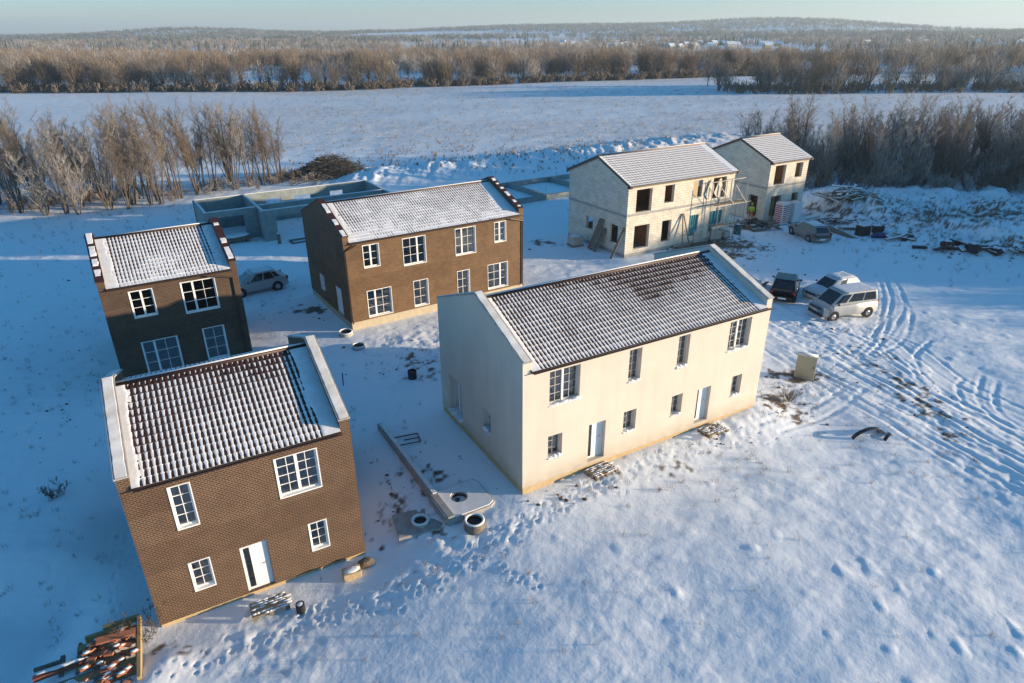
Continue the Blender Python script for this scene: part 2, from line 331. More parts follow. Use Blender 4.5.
def disturb(x, y):
    """footprints, ruts, trampled places"""
    z = np.zeros(x.shape); sel = (y > 8) & (y < 62) & (np.abs(x) < 45)
    xs = x[sel]; ys = y[sel]; zz = np.zeros(xs.shape)
    for i, pts in enumerate(roads):
        sp = smooth_pts(pts, 4)
        a = np.array(sp); m = (xs > a[:, 0].min() - 2) & (xs < a[:, 0].max() + 2) & (ys > a[:, 1].min() - 2) & (ys < a[:, 1].max() + 2)
        d = seg_dist(xs[m], ys[m], sp); wob = .06 * fbm(xs[m], ys[m], .8, i, 2)
        dep = .034 * (.35 + .75 * vnoise(xs[m] / 1.3, ys[m] / 1.3, i))
        e = (d + wob) / .12
        zz[m] += -dep * np.exp(-e ** 2) + .5 * dep * np.exp(-((np.abs(d + wob) - .21) / .08) ** 2)
    rd = seg_dist(xs, ys, smooth_pts(roads[3], 3)); k = np.exp(-(rd / 3.2) ** 2) * (.5 + .8 * vnoise(xs / 2, ys / 2, 82))
    # churned snow on the lane: streaks along its direction
    al = (xs * -.35 + ys * .94); ac = (xs * .94 + ys * .35)
    zz += k * (.06 * fbm(ac * 3.2, al * .45, 1, 81, 4) + .04 * fbm(xs, ys, .3, 83, 3))
    for pth in ([(-7.46, 15.9), (-4.19, 16.88), (-1.21, 18.79), (1.88, 21.04), (3.5, 22.3)], [(3.4, 22.0), (8.07, 25.2), (12, 27), (16, 32)]):
        zz += np.exp(-(seg_dist(xs, ys, pth) / .5) ** 2) * (.045 * fbm(xs, ys, .3, 85, 3) - .015)
    # trampled place round the vehicles and in front of the ochre house
    for cx, cy, rr in ((20, 43, 5), (-4, 36, 4), (-3, 20, 2.5), (10, 26.5, 2.0), (15.5, 31, 2), (17, 54, 6), (-8, 15.2, 1.6)):
        zz += np.exp(-(((xs - cx) ** 2 + (ys - cy) ** 2) / rr ** 2)) * .06 * fbm(xs, ys, .4, 87, 3)
    for px, py, r, d in PR:
        m = (np.abs(xs - px) < r * 2.6) & (np.abs(ys - py) < r * 2.6)
        q = ((xs[m] - px) ** 2 + (ys[m] - py) ** 2) / r ** 2
        zz[m] += -d * np.exp(-q * q) + .3 * d * np.exp(-(np.sqrt(q) - 1.5) ** 2 * 5)
    z[sel] = zz; return z
def plots(x, y):
    """1 near a house footprint, where the ground is kept level with its base"""
    out = np.zeros(np.shape(x)); zz = np.zeros(np.shape(x))
    for (ox, oy, oz, rr, L, D) in HOUSES.values():
        c, s = math.cos(R(rr)), math.sin(R(rr)); u = (x - ox) * c + (y - oy) * s; v = -(x - ox) * s + (y - oy) * c
        d = np.hypot(np.maximum(np.maximum(-u, u - L), 0), np.maximum(np.maximum(-v, v - D), 0)); k = np.exp(-(d / 1.6) ** 2)
        rise = .22 * np.clip(u / 13, 0, 1) if L > 13 else 0
        zz = np.where(k > out, oz + rise, zz); out = np.maximum(out, k)
    return out, zz
def gz0(x, y):
    m = macro(x, y); k, z = plots(x, y); return m * (1 - k) + (z + .03 * fbm(x, y, 1.5, 91, 2)) * k
def gz(x, y):
    a = np.array([float(x)]); b = np.array([float(y)]); return float((gz0(a, b) + micro(a, b) * (1 - .85 * plots(a, b)[0]))[0])

def build_ground():
    ys = list(np.linspace(-80, 8, 45)); y = 8.
    while y < 46: y += .1; ys.append(y)
    while y < 9000: y += .1 + (y - 46) * .0105; ys.append(y)
    ys = np.array(ys); s = np.concatenate([-np.geomspace(7, 1.01, 26), np.linspace(-1, 1, 860), np.geomspace(1.01, 7, 26)])
    Yg, Sg = np.meshgrid(ys, s, indexing='ij'); X = Sg * (15 + .88 * np.maximum(Yg, 8)); Y = Yg
    Z = gz0(X, Y) + micro(X, Y) * (1 - .85 * plots(X, Y)[0]) + disturb(X, Y)
    Z -= 60 * sst(5000, 9000, Y)
    nr, nc = X.shape; idx = np.arange(nr * nc).reshape(nr, nc)
    F = np.stack([idx[:-1, :-1], idx[:-1, 1:], idx[1:, 1:], idx[1:, :-1]], -1).reshape(-1, 4)
    V = np.stack([X, Y, Z], -1).reshape(-1, 3)
    # where the soil shows through, and where dry grass and painted warm light tint the field
    dirt = np.zeros(X.shape)
    for cx, cy, rx, ry, k in ((16, 55.5, 6, 2.6, .9), (-4, 21.5, 2.6, 3.5, .35), (13.6, 29.0, 1.6, 2.2, .5), (15.6, 32.2, 1.6, .8, .8), (-4.2, 33.3, 3.5, 1.8, .4), (-13.5, 41, 1.6, 1.2, .6), (25.4, 64.2, 2.5, 1.5, .7),
                              (34.5, 67, 5, 4, .55), (16.2, 46.2, 2.4, 1.6, .6), (20.6, 33, 3, 5, .28), (6, 23.6, 4, 1.1, .25), (-10.5, 14.8, 2.4, .7, .25), (18.5, 53, 3, 2, .5), (3, 56, 2, 1.2, .5), (40, 54, 8, 3, .4), (-18, 46, 3, 1.5, .3), (45, 63, 16, 9, .50), (21.3, 30, 1.5, 6, .42)):
        dirt = np.maximum(dirt, k * np.exp(-((X - cx) / rx) ** 2 - ((Y - cy) / ry) ** 2))
    dirt *= 1.0
    dirt = sst(.60, .76, dirt * .75 + .42 * vnoise(X / .45, Y / .45, 101) + .28 * vnoise(X / .16, Y / .16, 103) - .02)
    dry = sst(95, 125, Y) * (1 - sst(270, 300, Y)) * (.45 + .55 * sst(-.25, .25, fbm(X * .35, Y, 22, 111, 3))) * sst(-130, -10, X + .25 * Y)
    me = np_mesh('snowy_ground', V, F, [snow_ground_mat()], smooth=True)
    for nm, arr in (('dirt', dirt), ('dry', dry)):
        at = me.attributes.new(nm, 'FLOAT', 'POINT'); at.data.foreach_set('value', arr.astype(np.float32).ravel())
    tag(link('ground', me), kind='structure')

def snow_ground_mat():
    m = bpy.data.materials.new('snow_ground'); m.use_nodes = True; n = m.node_tree; L = n.links; b = n.nodes['Principled BSDF']
    b.inputs['Roughness'].default_value = .7; b.inputs['Specular IOR Level'].default_value = .25
    tc = n.nodes.new('ShaderNodeTexCoord')
    def noise(sc, det=5):
        t = n.nodes.new('ShaderNodeTexNoise'); t.inputs['Scale'].default_value = sc; t.inputs['Detail'].default_value = det; t.inputs['Roughness'].default_value = .6
        L.new(tc.outputs['Object'], t.inputs['Vector']); return t
    def mixc(fac, a, c):
        x = n.nodes.new('ShaderNodeMix'); x.data_type = 'RGBA'
        if isinstance(fac, float): x.inputs[0].default_value = fac
        else: L.new(fac, x.inputs[0])
        for k, v in ((6, a), (7, c)):
            if isinstance(v, tuple): x.inputs[k].default_value = (*v, 1)
            else: L.new(v, x.inputs[k])
        return x.outputs[2]
    s = mixc(noise(.7).outputs[0], (.82, .86, .90), (.87, .895, .91))
    dn = mixc(noise(8).outputs[0], (.09, .068, .05), (.22, .17, .13))
    a = n.nodes.new('ShaderNodeAttribute'); a.attribute_name = 'dirt'
    c = mixc(a.outputs['Fac'], s, dn)
    g = n.nodes.new('ShaderNodeAttribute'); g.attribute_name = 'dry'
    gn = n.nodes.new('ShaderNodeMapRange'); gn.inputs[1].default_value = .42; gn.inputs[2].default_value = .66; L.new(noise(1.6, 8).outputs[0], gn.inputs[0])
    gm = n.nodes.new('ShaderNodeMath'); gm.operation = 'MULTIPLY'; L.new(g.outputs['Fac'], gm.inputs[0]); L.new(gn.outputs[0], gm.inputs[1])
    c = mixc(gm.outputs[0], c, (.56, .45, .35))  # dry-grass tan, lightened to stand in for warm sunlit snow too
    L.new(c, b.inputs['Base Color'])
    bp = n.nodes.new('ShaderNodeBump'); bp.inputs['Strength'].default_value = .5; bp.inputs['Distance'].default_value = .04
    L.new(noise(4.5, 8).outputs[0], bp.inputs['Height']); L.new(bp.outputs[0], b.inputs['Normal'])
    return m
build_ground()

# ------------------------------------------------------------ houses
def rect_wall(mb, O, U, Nin, W, z0, z1, holes, t):
    """outer face of a wall with openings and their reveals; U along, Nin into the building"""
    O = Vector(O); U = Vector(U); Nin = Vector(Nin); Z = Vector((0, 0, 1))
    xs = sorted({0, W, *[h[0] for h in holes], *[h[1] for h in holes]}); zs = sorted({z0, z1, *[h[2] for h in holes], *[h[3] for h in holes]})
    P = lambda a, z, d=0: O + U * a + Z * z + Nin * d
    for a, b in zip(xs, xs[1:]):
        for c, d in zip(zs, zs[1:]):
            if any(h[0] <= a and b <= h[1] and h[2] <= c and d <= h[3] for h in holes): continue
            mb.quad(P(a, c), P(b, c), P(b, d), P(a, d))
    for h in holes:
        a, b, c, d = h[:4]
        mb.quad(P(a, c), P(a, c, t), P(a, d, t), P(a, d)); mb.quad(P(b, c), P(b, d), P(b, d, t), P(b, c, t))
        mb.quad(P(a, c), P(b, c), P(b, c, t), P(a, c, t)); mb.quad(P(a, d), P(a, d, t), P(b, d, t), P(b, d))

def window(par, O, U, Nin, h, rec, lining=False, sillsnow=False, seed=0):
    bw = .011 if lining else .008
    """h = x0,x1,z0,z1,sashes,rows; a white frame with glazing bars, its pane and sill"""
    O = Vector(O); U = Vector(U); N = Vector(Nin); Z = Vector((0, 0, 1))
    T = Matrix((( U.x, N.x, 0, O.x), (U.y, N.y, 0, O.y), (0, 0, 1, O.z), (0, 0, 0, 1)))
    x0, x1, z0, z1, sashes, rows = h[:6]
    if lining:
        li = .035
    else: li = .004
    mb = MB(); y0, y1 = rec, rec + .07
    a, b, c, d = x0 + li, x1 - li, z0 + li, z1 - li
    if lining:
        for bx in ((x0 + .003, x0 + li, -.02, rec + .06, z0, z1), (x1 - li, x1 - .003, -.02, rec + .06, z0, z1), (x0 + li, x1 - li, -.02, rec + .06, z1 - li, z1 - .003)):
            mb.box(*bx, T=T)
    fw = .055
    mb.box(a, a + fw, y0, y1, c, d, T); mb.box(b - fw, b, y0, y1, c, d, T); mb.box(a + fw, b - fw, y0, y1, c, c + fw, T); mb.box(a + fw, b - fw, y0, y1, d - fw, d, T)
    tot = sum(sashes); cw = (b - a - 2 * fw) / tot; x = a + fw
    for i, k in enumerate(sashes):
        for q in range(1, k): mb.box(x + cw * q - bw, x + cw * q + bw, y0 + .012, y0 + .04, c + fw, d - fw, T)
        x += cw * k
        if i < len(sashes) - 1: mb.box(x - .05, x + .05, y0 - .006, y1, c + fw, d - fw, T)
    for r in range(1, rows):
        z = c + fw + (d - c - 2 * fw) * r / rows; mb.box(a + fw, b - fw, y0 + .015, y0 + .037, z - bw, z + bw, T)
    f = mb.build('window', M['pvc'] if lining else M['frame_grey'], par)
    if not lining and len(sashes) > 1:
        q_ = MB(); q_.box((x0 + x1) / 2 - .045, (x0 + x1) / 2 + .045, y0 - .02, y0 - .007, c + .01, d - .01, T); q_.build('mullion', M['pvc'], f)
    g = MB(); g.quad(T @ Vector((a + fw * .5, y0 + .045, c + fw * .5)), T @ Vector((b - fw * .5, y0 + .045, c + fw * .5)), T @ Vector((b - fw * .5, y0 + .045, d - fw * .5)), T @ Vector((a + fw * .5, y0 + .045, d - fw * .5)))
    g.build('pane', M['glass'], f)
    s = MB(); s.box(x0 + .006, x1 - .006, -.05, rec + .0, z0 + .003, z0 + li + .012, T)
    s.build('sill', M['pvc'] if lining else M['roofsnow'], f)
    if sillsnow:
        s = MB(); rn = random.Random(seed); n = 7
        for i in range(n):
            xx = x0 + (x1 - x0) * (i + .5) / n; s.lump(T @ Vector((xx, .03, z0 + .01)), ((x1 - x0) / n * 1.1, .10, .03 + rn.random() ** 3 * .08), seed * 9 + i, 10, jit=.08)
        s.build('snow_patch', M['roofsnow'], f, smooth=True)
    return f
def door(par, O, U, Nin, h, rec, glass=True, col='door'):
    O = Vector(O); U = Vector(U); N = Vector(Nin)
    T = Matrix(((U.x, N.x, 0, O.x), (U.y, N.y, 0, O.y), (0, 0, 1, O.z), (0, 0, 0, 1)))
    x0, x1, z0, z1 = h[:4]; mb = MB(); fw = .06
    mb.box(x0 + .004, x0 + fw, rec - .02, rec + .07, z0, z1 - .004, T); mb.box(x1 - fw, x1 - .004, rec - .02, rec + .07, z0, z1 - .004, T); mb.box(x0 + fw, x1 - fw, rec - .02, rec + .07, z1 - fw, z1 - .004, T)
    mb.box(x0 + fw, x1 - fw, rec, rec + .05, z0 + .01, z1 - fw, T)
    d = mb.build('door', M[col], par)
    if glass:
        g = MB(); g.box(x0 + fw + .05, x0 + fw + .23, rec - .012, rec - .002, z0 + .12, z1 - fw - .08, T); g.build('pane', M['carglass'], d)
    k = MB(); k.tube(T @ Vector((x1 - fw - .09, rec - .06, z0 + 1.0)), T @ Vector((x1 - fw - .21, rec - .06, z0 + 1.0)), .012); k.tube(T @ Vector((x1 - fw - .09, rec - .06, z0 + 1.0)), T @ Vector((x1 - fw - .09, rec + .0, z0 + 1.0)), .012)
    k.build('handle', M['steel'], d)
    return d

def roof_slope(par, x0, x1, y0, z0, y1, z1, seed, P=.172, C=.30, cover=.5, bare=None, amp=.017, style='hump', edge=(.4, .4), eave=.25, tile='tile', top_dark=1.):
    """tiled slope from the eave (y0,z0) to the ridge (y1,z1) between x0 and x1; returns the tile mesh with the snow lying on it as its child"""
    S = math.hypot(y1 - y0, z1 - z0); cy, sz = (y1 - y0) / S, (z1 - z0) / S; nx = max(8, int(round((x1 - x0) / P)) * 6)
    P = (x1 - x0) / (nx / 6); nc = int(round(S / C)); C = S / nc
    fr = np.array([0, .06, .22, .42, .62, .8, .93, .999]); s = (np.arange(nc)[:, None] + fr[None]).ravel() * C; fr = np.tile(fr, nc)
    u = np.linspace(0, x1 - x0, nx + 1); Sg, Ug = np.meshgrid(s, u, indexing='ij'); Fg = np.repeat(fr[:, None], nx + 1, 1)
    ph = Ug / P * 2 * np.pi; hump = .5 - .5 * np.cos(ph)     # 0 in the valley (u=0), 1 on the hump
    H = amp * hump + .014 * (1 - Fg)
    nrm = Vector((0, -sz, cy)) if cy > 0 else Vector((0, sz, -cy))
    def put(Hh): return np.stack([x0 + Ug, y0 + Sg * cy + Hh * nrm.y, z0 + Sg * sz + Hh * nrm.z], -1).reshape(-1, 3)
    idx = np.arange(H.size).reshape(H.shape); F = np.stack([idx[:-1, :-1], idx[:-1, 1:], idx[1:, 1:], idx[1:, :-1]], -1).reshape(-1, 4)
    if cy < 0: F = F[:, ::-1]
    to = link('roof', np_mesh('roof', put(H), F, [M[tile]], smooth=False), par)
    # snow
    cov = cover + .19 * fbm(Ug, Sg, 2.2, seed, 3) + .12 * fbm(Ug, Sg, .5, seed + 5, 2) + eave * np.exp(-Sg / 1.2) - top_dark * .28 * np.exp(-(S - Sg) / .5)
    if bare: cov -= bare[3] * np.exp(-((Ug / (x1 - x0) - bare[0]) / bare[1]) ** 2 - ((Sg / S - 1) / bare[2]) ** 2)
    cov = np.clip(cov, 0, 1); cell = vnoise(np.floor(Ug / P + .5), np.floor(Sg / C + 1e-6), seed + 9)
    jit = .10 * (cell - .5)
    full = np.maximum(sst(edge[0] + .12, edge[0] - .06, Ug + .1 * fbm(Ug, Sg, .6, seed + 3, 3)) if edge[0] else 0 * Ug, sst(edge[1] + .12, edge[1] - .06, (x1 - x0) - Ug + .12 * fbm(Ug, Sg, .8, seed + 4, 3)) if edge[1] else 0 * Ug)
    d = np.abs(((Ug / P + .5) % 1) - .5) * 2
    if style == 'hump':
        wv = np.clip((.50 + .36 * cov + jit) * (1 - (1 - np.clip(cov * 1.1, 0, 1)) * 1.0 * (1 - np.clip(Fg, 0, 1)) ** 1.1), .0, 1.3)
        wv = np.where(cov < .10, wv * (.45 + 5.5 * cov), wv)
        lvl = amp * (.5 - .5 * np.cos(np.pi * np.clip(wv, 0, 1))) + np.where(wv > .1, .003, -.02) + .006 * np.clip(1 - d / np.maximum(wv, .05), 0, 1) ** .5
        Hs = .014 * (1 - Fg) + lvl; Hs = np.where(Hs > H, Hs, H - .012)
    else:                                                    # flat snow, thin dark lines where each course ends
        k = sst(.88, .64, Fg) ; Hs = H + (-.02 + .035 * k) * np.where(cov + jit > .22, 1, 0) - np.where(cov + jit > .22, 0, .02)
    Hs = Hs * (1 - full) + full * (np.maximum(Hs, amp + .014) + .008)
    me = np_mesh('roof_snow', put(Hs), F, [M['roofsnow']], smooth=True); link('snow', me, to)
    return to

def house(key, name, label, wallm, holesF, holesG, doors=(), doorsG=(), H=6.0, RZ=7.45, found='found_y', zb=.3, rec=.12, lining=True, coping='snow', kind='parapet', cover=.5, bare=None, back_cover=.9,
          gut=(.38, .1), pipes=(), style='hump', roof_tile='tile', open_=False, edge=(.4, .45), seed=1, top_dark=1.):
    ox, oy, oz, rr, L, D = HOUSES[key]
    t = thing(name, label, 'house', (ox, oy, oz), R(rr)); par = kind == 'parapet'
    pt = .35 if par else 0
    ze = H - .42 if par else H - .05; zr = RZ - .32 if par else RZ - .12     # roof line at wall plane and at ridge
    O = (0, 0, 0); X = (1, 0, 0); Yv = (0, 1, 0); dF = [d[:4] for d in doors]; dG = [d[:4] for d in doorsG]
    wl = MB(); th = .3 if open_ else max(rec + .12, .2)
    rect_wall(wl, O, X, Yv, L, zb, ze, [h[:4] for h in holesF] + dF, th)
    rect_wall(wl, O, Yv, X, D, zb, ze, [h[:4] for h in holesG] + dG, th)
    rect_wall(wl, (0, D, 0), X, (0, -1, 0), L, zb, ze, [(1.5, 2.8, 1, 2.4), (L - 2.8, L - 1.4, 1, 2.4)] if open_ else [], th)
    rect_wall(wl, (L, 0, 0), Yv, (-1, 0, 0), D, zb, ze, [(3, 4.2, 3.9, 5.2)] if open_ else [], th)
    for x in (0, L): wl.add([(x, 0, ze), (x, D, ze), (x, D / 2, zr)], [(0, 1, 2)])
    wl.build('wall', wallm, t, uv=True)
    if par:
        for x in (0, L - pt):
            p = MB(); p.prism([(x, 0, ze), (x, 0, H - .02), (x, D / 2, RZ - .02), (x, D, H - .02), (x, D, ze), (x, D / 2, zr)], (pt, 0, 0))
            po = p.build('parapet', wallm, t, uv=True)
            c = MB(); cw = .03
            for (ya, za, yb, zb_) in ((-.05, H - .02 - .02, D / 2, RZ), (D + .05, H - .04, D / 2, RZ)):
                c.prism([(x - cw, ya, za), (x - cw, yb, zb_), (x - cw, yb, zb_ + .05), (x - cw, ya, za + .05)], (pt + 2 * cw, 0, 0))
            co = c.build('coping', M['concrete'] if coping == 'snow' else M['tile_red'], po)
            rn = random.Random(seed * 7 + int(x))
            # snow on the coping: continuous with a torn edge, or lumps between bare tiles
            for sgn in (0, 1):
                n = 60; vs = []; fs = []; ya, yb = (-.04, D / 2) if sgn == 0 else (D + .04, D / 2)
                for i in range(n + 1):
                    f = i / n; yy = ya + (yb - ya) * f; zz = (H - .04) + (RZ - H + .04) * f + .052
                    nz = float(vnoise(np.array([i * .35]), np.array([seed * 3. + x + sgn]), 5)[0]); n2 = float(vnoise(np.array([i * .22]), np.array([seed * 5. + x + sgn]), 8)[0])
                    a = .0 + .05 * nz; b = pt - .05 * n2; h = .012 + .010 * nz; a *= .4; b = pt - .02 * n2
                    if coping != 'snow':
                        k = float(vnoise(np.array([i * .24]), np.array([seed * 11. + x]), 15)[0]); h = .05 * (k - .4) * 2 if k > .52 else -.05; a += .02; b -= .05 * nz
                    vs += [(x + a - .01, yy, zz - .03), (x + a + .02, yy, zz + h), (x + (a + b) / 2, yy, zz + h), (x + b - .02, yy, zz + h * .9), (x + b + .01, yy, zz - .03)]
                    if i: fs += [(5 * (i - 1) + q, 5 * (i - 1) + q + 1, 5 * i + q + 1, 5 * i + q) for q in range(4)]
                m = MB(); m.add(vs, fs); m.build('snow', M['roofsnow'] if coping != 'snow' else M['dirty_snow'], co, smooth=False)
    # foundation, slabs
    f = MB(); f.box(.03, L - .03, .03, D - .03, -1.2, zb, None); f.build('foundation', M[found], t)
    f = MB(); f.box(.31, L - .31, .31, D - .31, 2.85, 3.05); f.build('floor_slab', M['interior'] if not open_ else M['concrete'], t)
    # inner lining so that rooms are closed
    if open_:
        q = MB(); q.box(L * .28 if L < 9 else 3.2, (L * .28 if L < 9 else 3.2) + .12, .31, D - .5, zb, 2.84); q.box(L * .5, L * .5 + .2, .31, D - .31, 3.06, ze); q.box(.4, L - .4, D * .55, D * .55 + .12, 3.06, 5.6)
        q.build('partition', M['rust_block'], t, uv=True)
    else:
        q = MB(); q.box(.32, L - .32, D * .5, D * .5 + .1, zb, 2.84); q.box(.32, L - .32, D * .5, D * .5 + .1, 3.06, ze); q.build('partition', M['interior'], t)
    # roof
    ov = .10 if par else .30; sl = (zr - ze) / (D / 2); xa, xb = (pt + .003, L - pt - .003) if par else (-.12, L + .12)
    kw = dict(P=.172 if par else .3, style=style, tile=roof_tile)
    roof_slope(t, xa, xb, -ov, ze - ov * sl + .03, D / 2, zr + .03, seed * 10 + 1, cover=cover, bare=bare, edge=edge, top_dark=top_dark, **kw)
    roof_slope(t, xa, xb, D + ov, ze - ov * sl + .03, D / 2, zr + .03, seed * 10 + 5, cover=back_cover, edge=(.0, .0), top_dark=0, **kw)
    c = MB(); c.tube((xa, D / 2, zr + .05), (xb, D / 2, zr + .05), .085, n=10); rc = c.build('ridge_cap', M[roof_tile], t, smooth=True)
    c = MB(); c.tube((xa + .02, D / 2 + .035, zr + .085), (xb - .02, D / 2 + .035, zr + .085), .075, n=10); c.build('snow', M['roofsnow'], rc, smooth=True)
    s = MB(); s.prism([(xa, -ov, ze - ov * sl), (xa, D / 2, zr), (xa, D + ov, ze - ov * sl), (xa, D + ov, ze - ov * sl - .12), (xa, D / 2, zr - .14), (xa, -ov, ze - ov * sl - .12)] if not par else
                      [(xa, -ov, ze - ov * sl), (xa, D / 2, zr), (xa, D + ov, ze - ov * sl), (xa, D + ov, ze - ov * sl - .05), (xa, D / 2, zr - .08), (xa, -ov, ze - ov * sl - .05)], (xb - xa, 0, 0))
    s.build('roof_deck', M['wood_grey'] if not par else M['metal_dark'], t)
    if par:
        g0, g1 = gut; zt = ze - ov * sl + .0; yg = -ov - .055
        g = MB(); n = 8; vs = []
        for x in (g0, L - g1):
            for k in range(n + 1):
                a = math.pi * k / n; vs.append((x, yg - .06 * math.cos(a), zt - .06 * math.sin(a)))
            for k in range(n, -1, -1):
                a = math.pi * k / n; vs.append((x, yg - .052 * math.cos(a), zt - .052 * math.sin(a)))
        m_ = 2 * (n + 1); fs = [(i, (i + 1) % m_, m_ + (i + 1) % m_, m_ + i) for i in range(m_)] + [tuple(range(m_))[::-1], tuple(range(m_, 2 * m_))]
        g.add(vs, fs); g.build('gutter', M['metal_dark'], t)
        for gx, wx in pipes:
            p = MB(); p.path([(gx, yg, zt - .05), (gx, yg, zt - .12), (wx, -.07, zt - .42), (wx, -.07, zb + .1), (wx, -.16, zb - .02)], .04, 8); p.build('downpipe', M['metal_dark'], t, smooth=False)
    else:
        for yy, s_ in ((-ov, -1), (D + ov, 1)):
            for xx in (xa - .02, xb - .20):
                p = MB(); p.box(xx, xx + .22, min(yy, yy + s_ * .04) - .02, max(yy, yy - s_ * .3), ze - ov * sl - .17, ze - ov * sl + .02); p.build('eave_end', M['black'], t)
        for xx in (xa - .03, xb + .002):
            p = MB(); p.prism([(xx, -ov, ze - ov * sl - .02), (xx, D / 2, zr - .02), (xx, D / 2, zr + .1), (xx, -ov, ze - ov * sl + .1)], (.028, 0, 0)); p.prism([(xx, D + ov, ze - ov * sl - .02), (xx, D / 2, zr - .02), (xx, D / 2, zr + .1), (xx, D + ov, ze - ov * sl + .1)], (.028, 0, 0)); p.build('verge_board', M['metal_dark'], t)
    if not open_:
        for i, h in enumerate(holesF): window(t, O, X, Yv, h, rec, lining, not lining, seed * 20 + i)
        for i, h in enumerate(holesG): window(t, O, Yv, X, h, rec, lining, not lining, seed * 20 + 10 + i)
        for d in doors: door(t, O, X, Yv, d, rec)
        for d in doorsG: door(t, O, Yv, X, d, rec, glass=False)
    return t

A2, B2, S11, S12, S21, S2 = [2], [2, 2], [1, 1], [1, 2], [2, 1], [2]
hA = house('A', 'brick_house', 'small brown brick house nearest the camera, with a snow-striped tiled roof', M['brickA'],
      [(1.21, 1.87, 3.60, 5.24, A2, 4), (4.34, 5.76, 3.60, 5.19, B2, 4), (1.22, 1.89, 1.03, 2.23, A2, 3), (5.06, 5.72, 1.0, 2.22, A2, 3)], [],
      doors=[(2.79, 3.67, .18, 2.14)], zb=.14, rec=.10, cover=.20, gut=(.37, .33), seed=2, back_cover=.55, edge=(.22, .54), top_dark=1.5)
hW = house('W', 'white_house', 'long cream plastered two-storey house with two white doors', M['plaster'],
      [(1.2, 2.62, 3.80, 5.31, B2, 4), (5.05, 5.7, 3.8, 5.29, A2, 4), (7.70, 8.34, 3.8, 5.29, A2, 4), (10.72, 12.07, 3.82, 5.29, B2, 4),
       (1.18, 1.86, 1.36, 2.42, A2, 3), (4.98, 5.66, 1.36, 2.40, A2, 3), (7.66, 8.29, 1.36, 2.40, A2, 3), (11.37, 12.01, 1.32, 2.39, A2, 3)],
      [(5.46, 6.86, .55, 2.48, S11, 1), (2.63, 3.36, 1.42, 2.42, A2, 2)], doors=[(3.18, 4.04, .50, 2.33), (9.2, 10.03, .50, 2.30)], zb=.34, rec=.20, lining=False,
      cover=.26, bare=(.74, .34, .45, .5), gut=(.40, .02), seed=3, back_cover=1.5, edge=(.30, .45), top_dark=.7)
hB = house('B', 'brick_house', 'small dark brown brick house at the left, half in shadow, behind the nearest house', M['brickB'],
      [(1.22, 2.33, 3.79, 5.26, S11, 3), (3.61, 5.32, 3.52, 5.28, S12, 3), (1.2, 2.95, .5, 2.45, S12, 3), (4.18, 5.31, .6, 2.53, A2, 3)], [],
      found='found_g', zb=.2, rec=.10, coping='tile', cover=.52, gut=(.37, .28), pipes=[(4.95, 6.2)], seed=4, edge=(.45, .42), top_dark=.9)
hC = house('C', 'brick_house', 'long ochre brown brick house with a dark gable, behind the cream house', M['brickC'],
      [(1.14, 2.21, 3.85, 5.30, S11, 3), (3.74, 5.34, 3.51, 5.30, S21, 3), (7.44, 8.99, 3.51, 5.34, S12, 3), (10.43, 11.38, 3.90, 5.33, S11, 3),
       (1.14, 2.78, .63, 2.40, S12, 3), (4.28, 5.35, .63, 2.42, A2, 3), (7.48, 8.44, .63, 2.46, A2, 3), (9.85, 11.5, .66, 2.46, S21, 3)],
      [(4.55, 5.35, 1.23, 2.27, [1], 1)], doorsG=[(1.32, 2.56, .44, 2.33)], found='found_g', zb=.52, rec=.10, coping='tile', cover=.62, gut=(.36, .16), pipes=[(.75, .06), (11.6, 12.68)], seed=5, edge=(.4, .9), top_dark=.8)
hD = house('D', 'block_house', 'long unfinished house of pale blocks with scaffold at its right end', M['block'],
      [(.86, 2.49, 3.6, 5.43), (3.85, 4.88, 4.02, 5.44), (7.0, 8.04, 4.06, 5.47), (9.3, 10.86, 3.72, 5.47), (.88, 2.49, .6, 2.52), (3.85, 4.87, .74, 2.54), (6.98, 7.97, .76, 2.57), (9.33, 10.82, .82, 2.62)],
      [(4.3, 5.3, 1.34, 2.4), (.98, 2.1, .9, 2.44)], H=5.98, RZ=7.66, found='concrete', zb=.3, kind='overhang', cover=.8, style='lines', roof_tile='tile_brown', open_=True, seed=6, edge=(.2, .8), top_dark=.2)
hE = house('E', 'block_house', 'short unfinished block house farthest back, behind the scaffolded one', M['block'],
      [(.74, 2.27, 3.62, 5.45), (3.70, 4.74, 4.06, 5.46), (.76, 2.28, .5, 2.53), (3.78, 4.74, 1.24, 2.53)], [(.94, 2.05, .5, 2.48)],
      H=5.98, RZ=7.66, found='concrete', zb=.1, kind='overhang', cover=.8, style='lines', roof_tile='tile_brown', open_=True, seed=7, edge=(.0, .3), top_dark=.2)
# ring beams of the block houses, sheets in the openings
for h, L in ((hD, 11.84), (hE, 5.51)):
    b = MB(); b.box(-.012, L + .012, -.012, .0, 3.36, 3.56); b.box(-.012, 0, 0, 7.88, 3.30, 3.50); b.build('ring_beam', M['concrete'], h)
for x0, x1, z0, z1, m in ((6.98, 7.97, .76, 2.57, 'teal'), (9.33, 10.82, .82, 2.62, 'teal')):
    b = MB(); n = 12; vs = []; fs = []
    for i in range(n + 1):
        x = x0 + .01 + (x1 - x0 - .02) * i / n; y = .10 + .03 * math.sin(i * 2.1)
        vs += [(x, y, z0 + .01), (x, y + .02, (z0 + z1) / 2), (x, y, z1 - .03)]
        if i: fs += [(3 * i - 3, 3 * i, 3 * i + 1, 3 * i - 2), (3 * i - 2, 3 * i + 1, 3 * i + 2, 3 * i - 1)]
    b.add(vs, fs); b.build('tarpaulin', M[m], hD)
b = MB(); b.box(7.01, 7.62, .08, .11, 4.07, 5.45); b.build('board', M['osb'], hD)
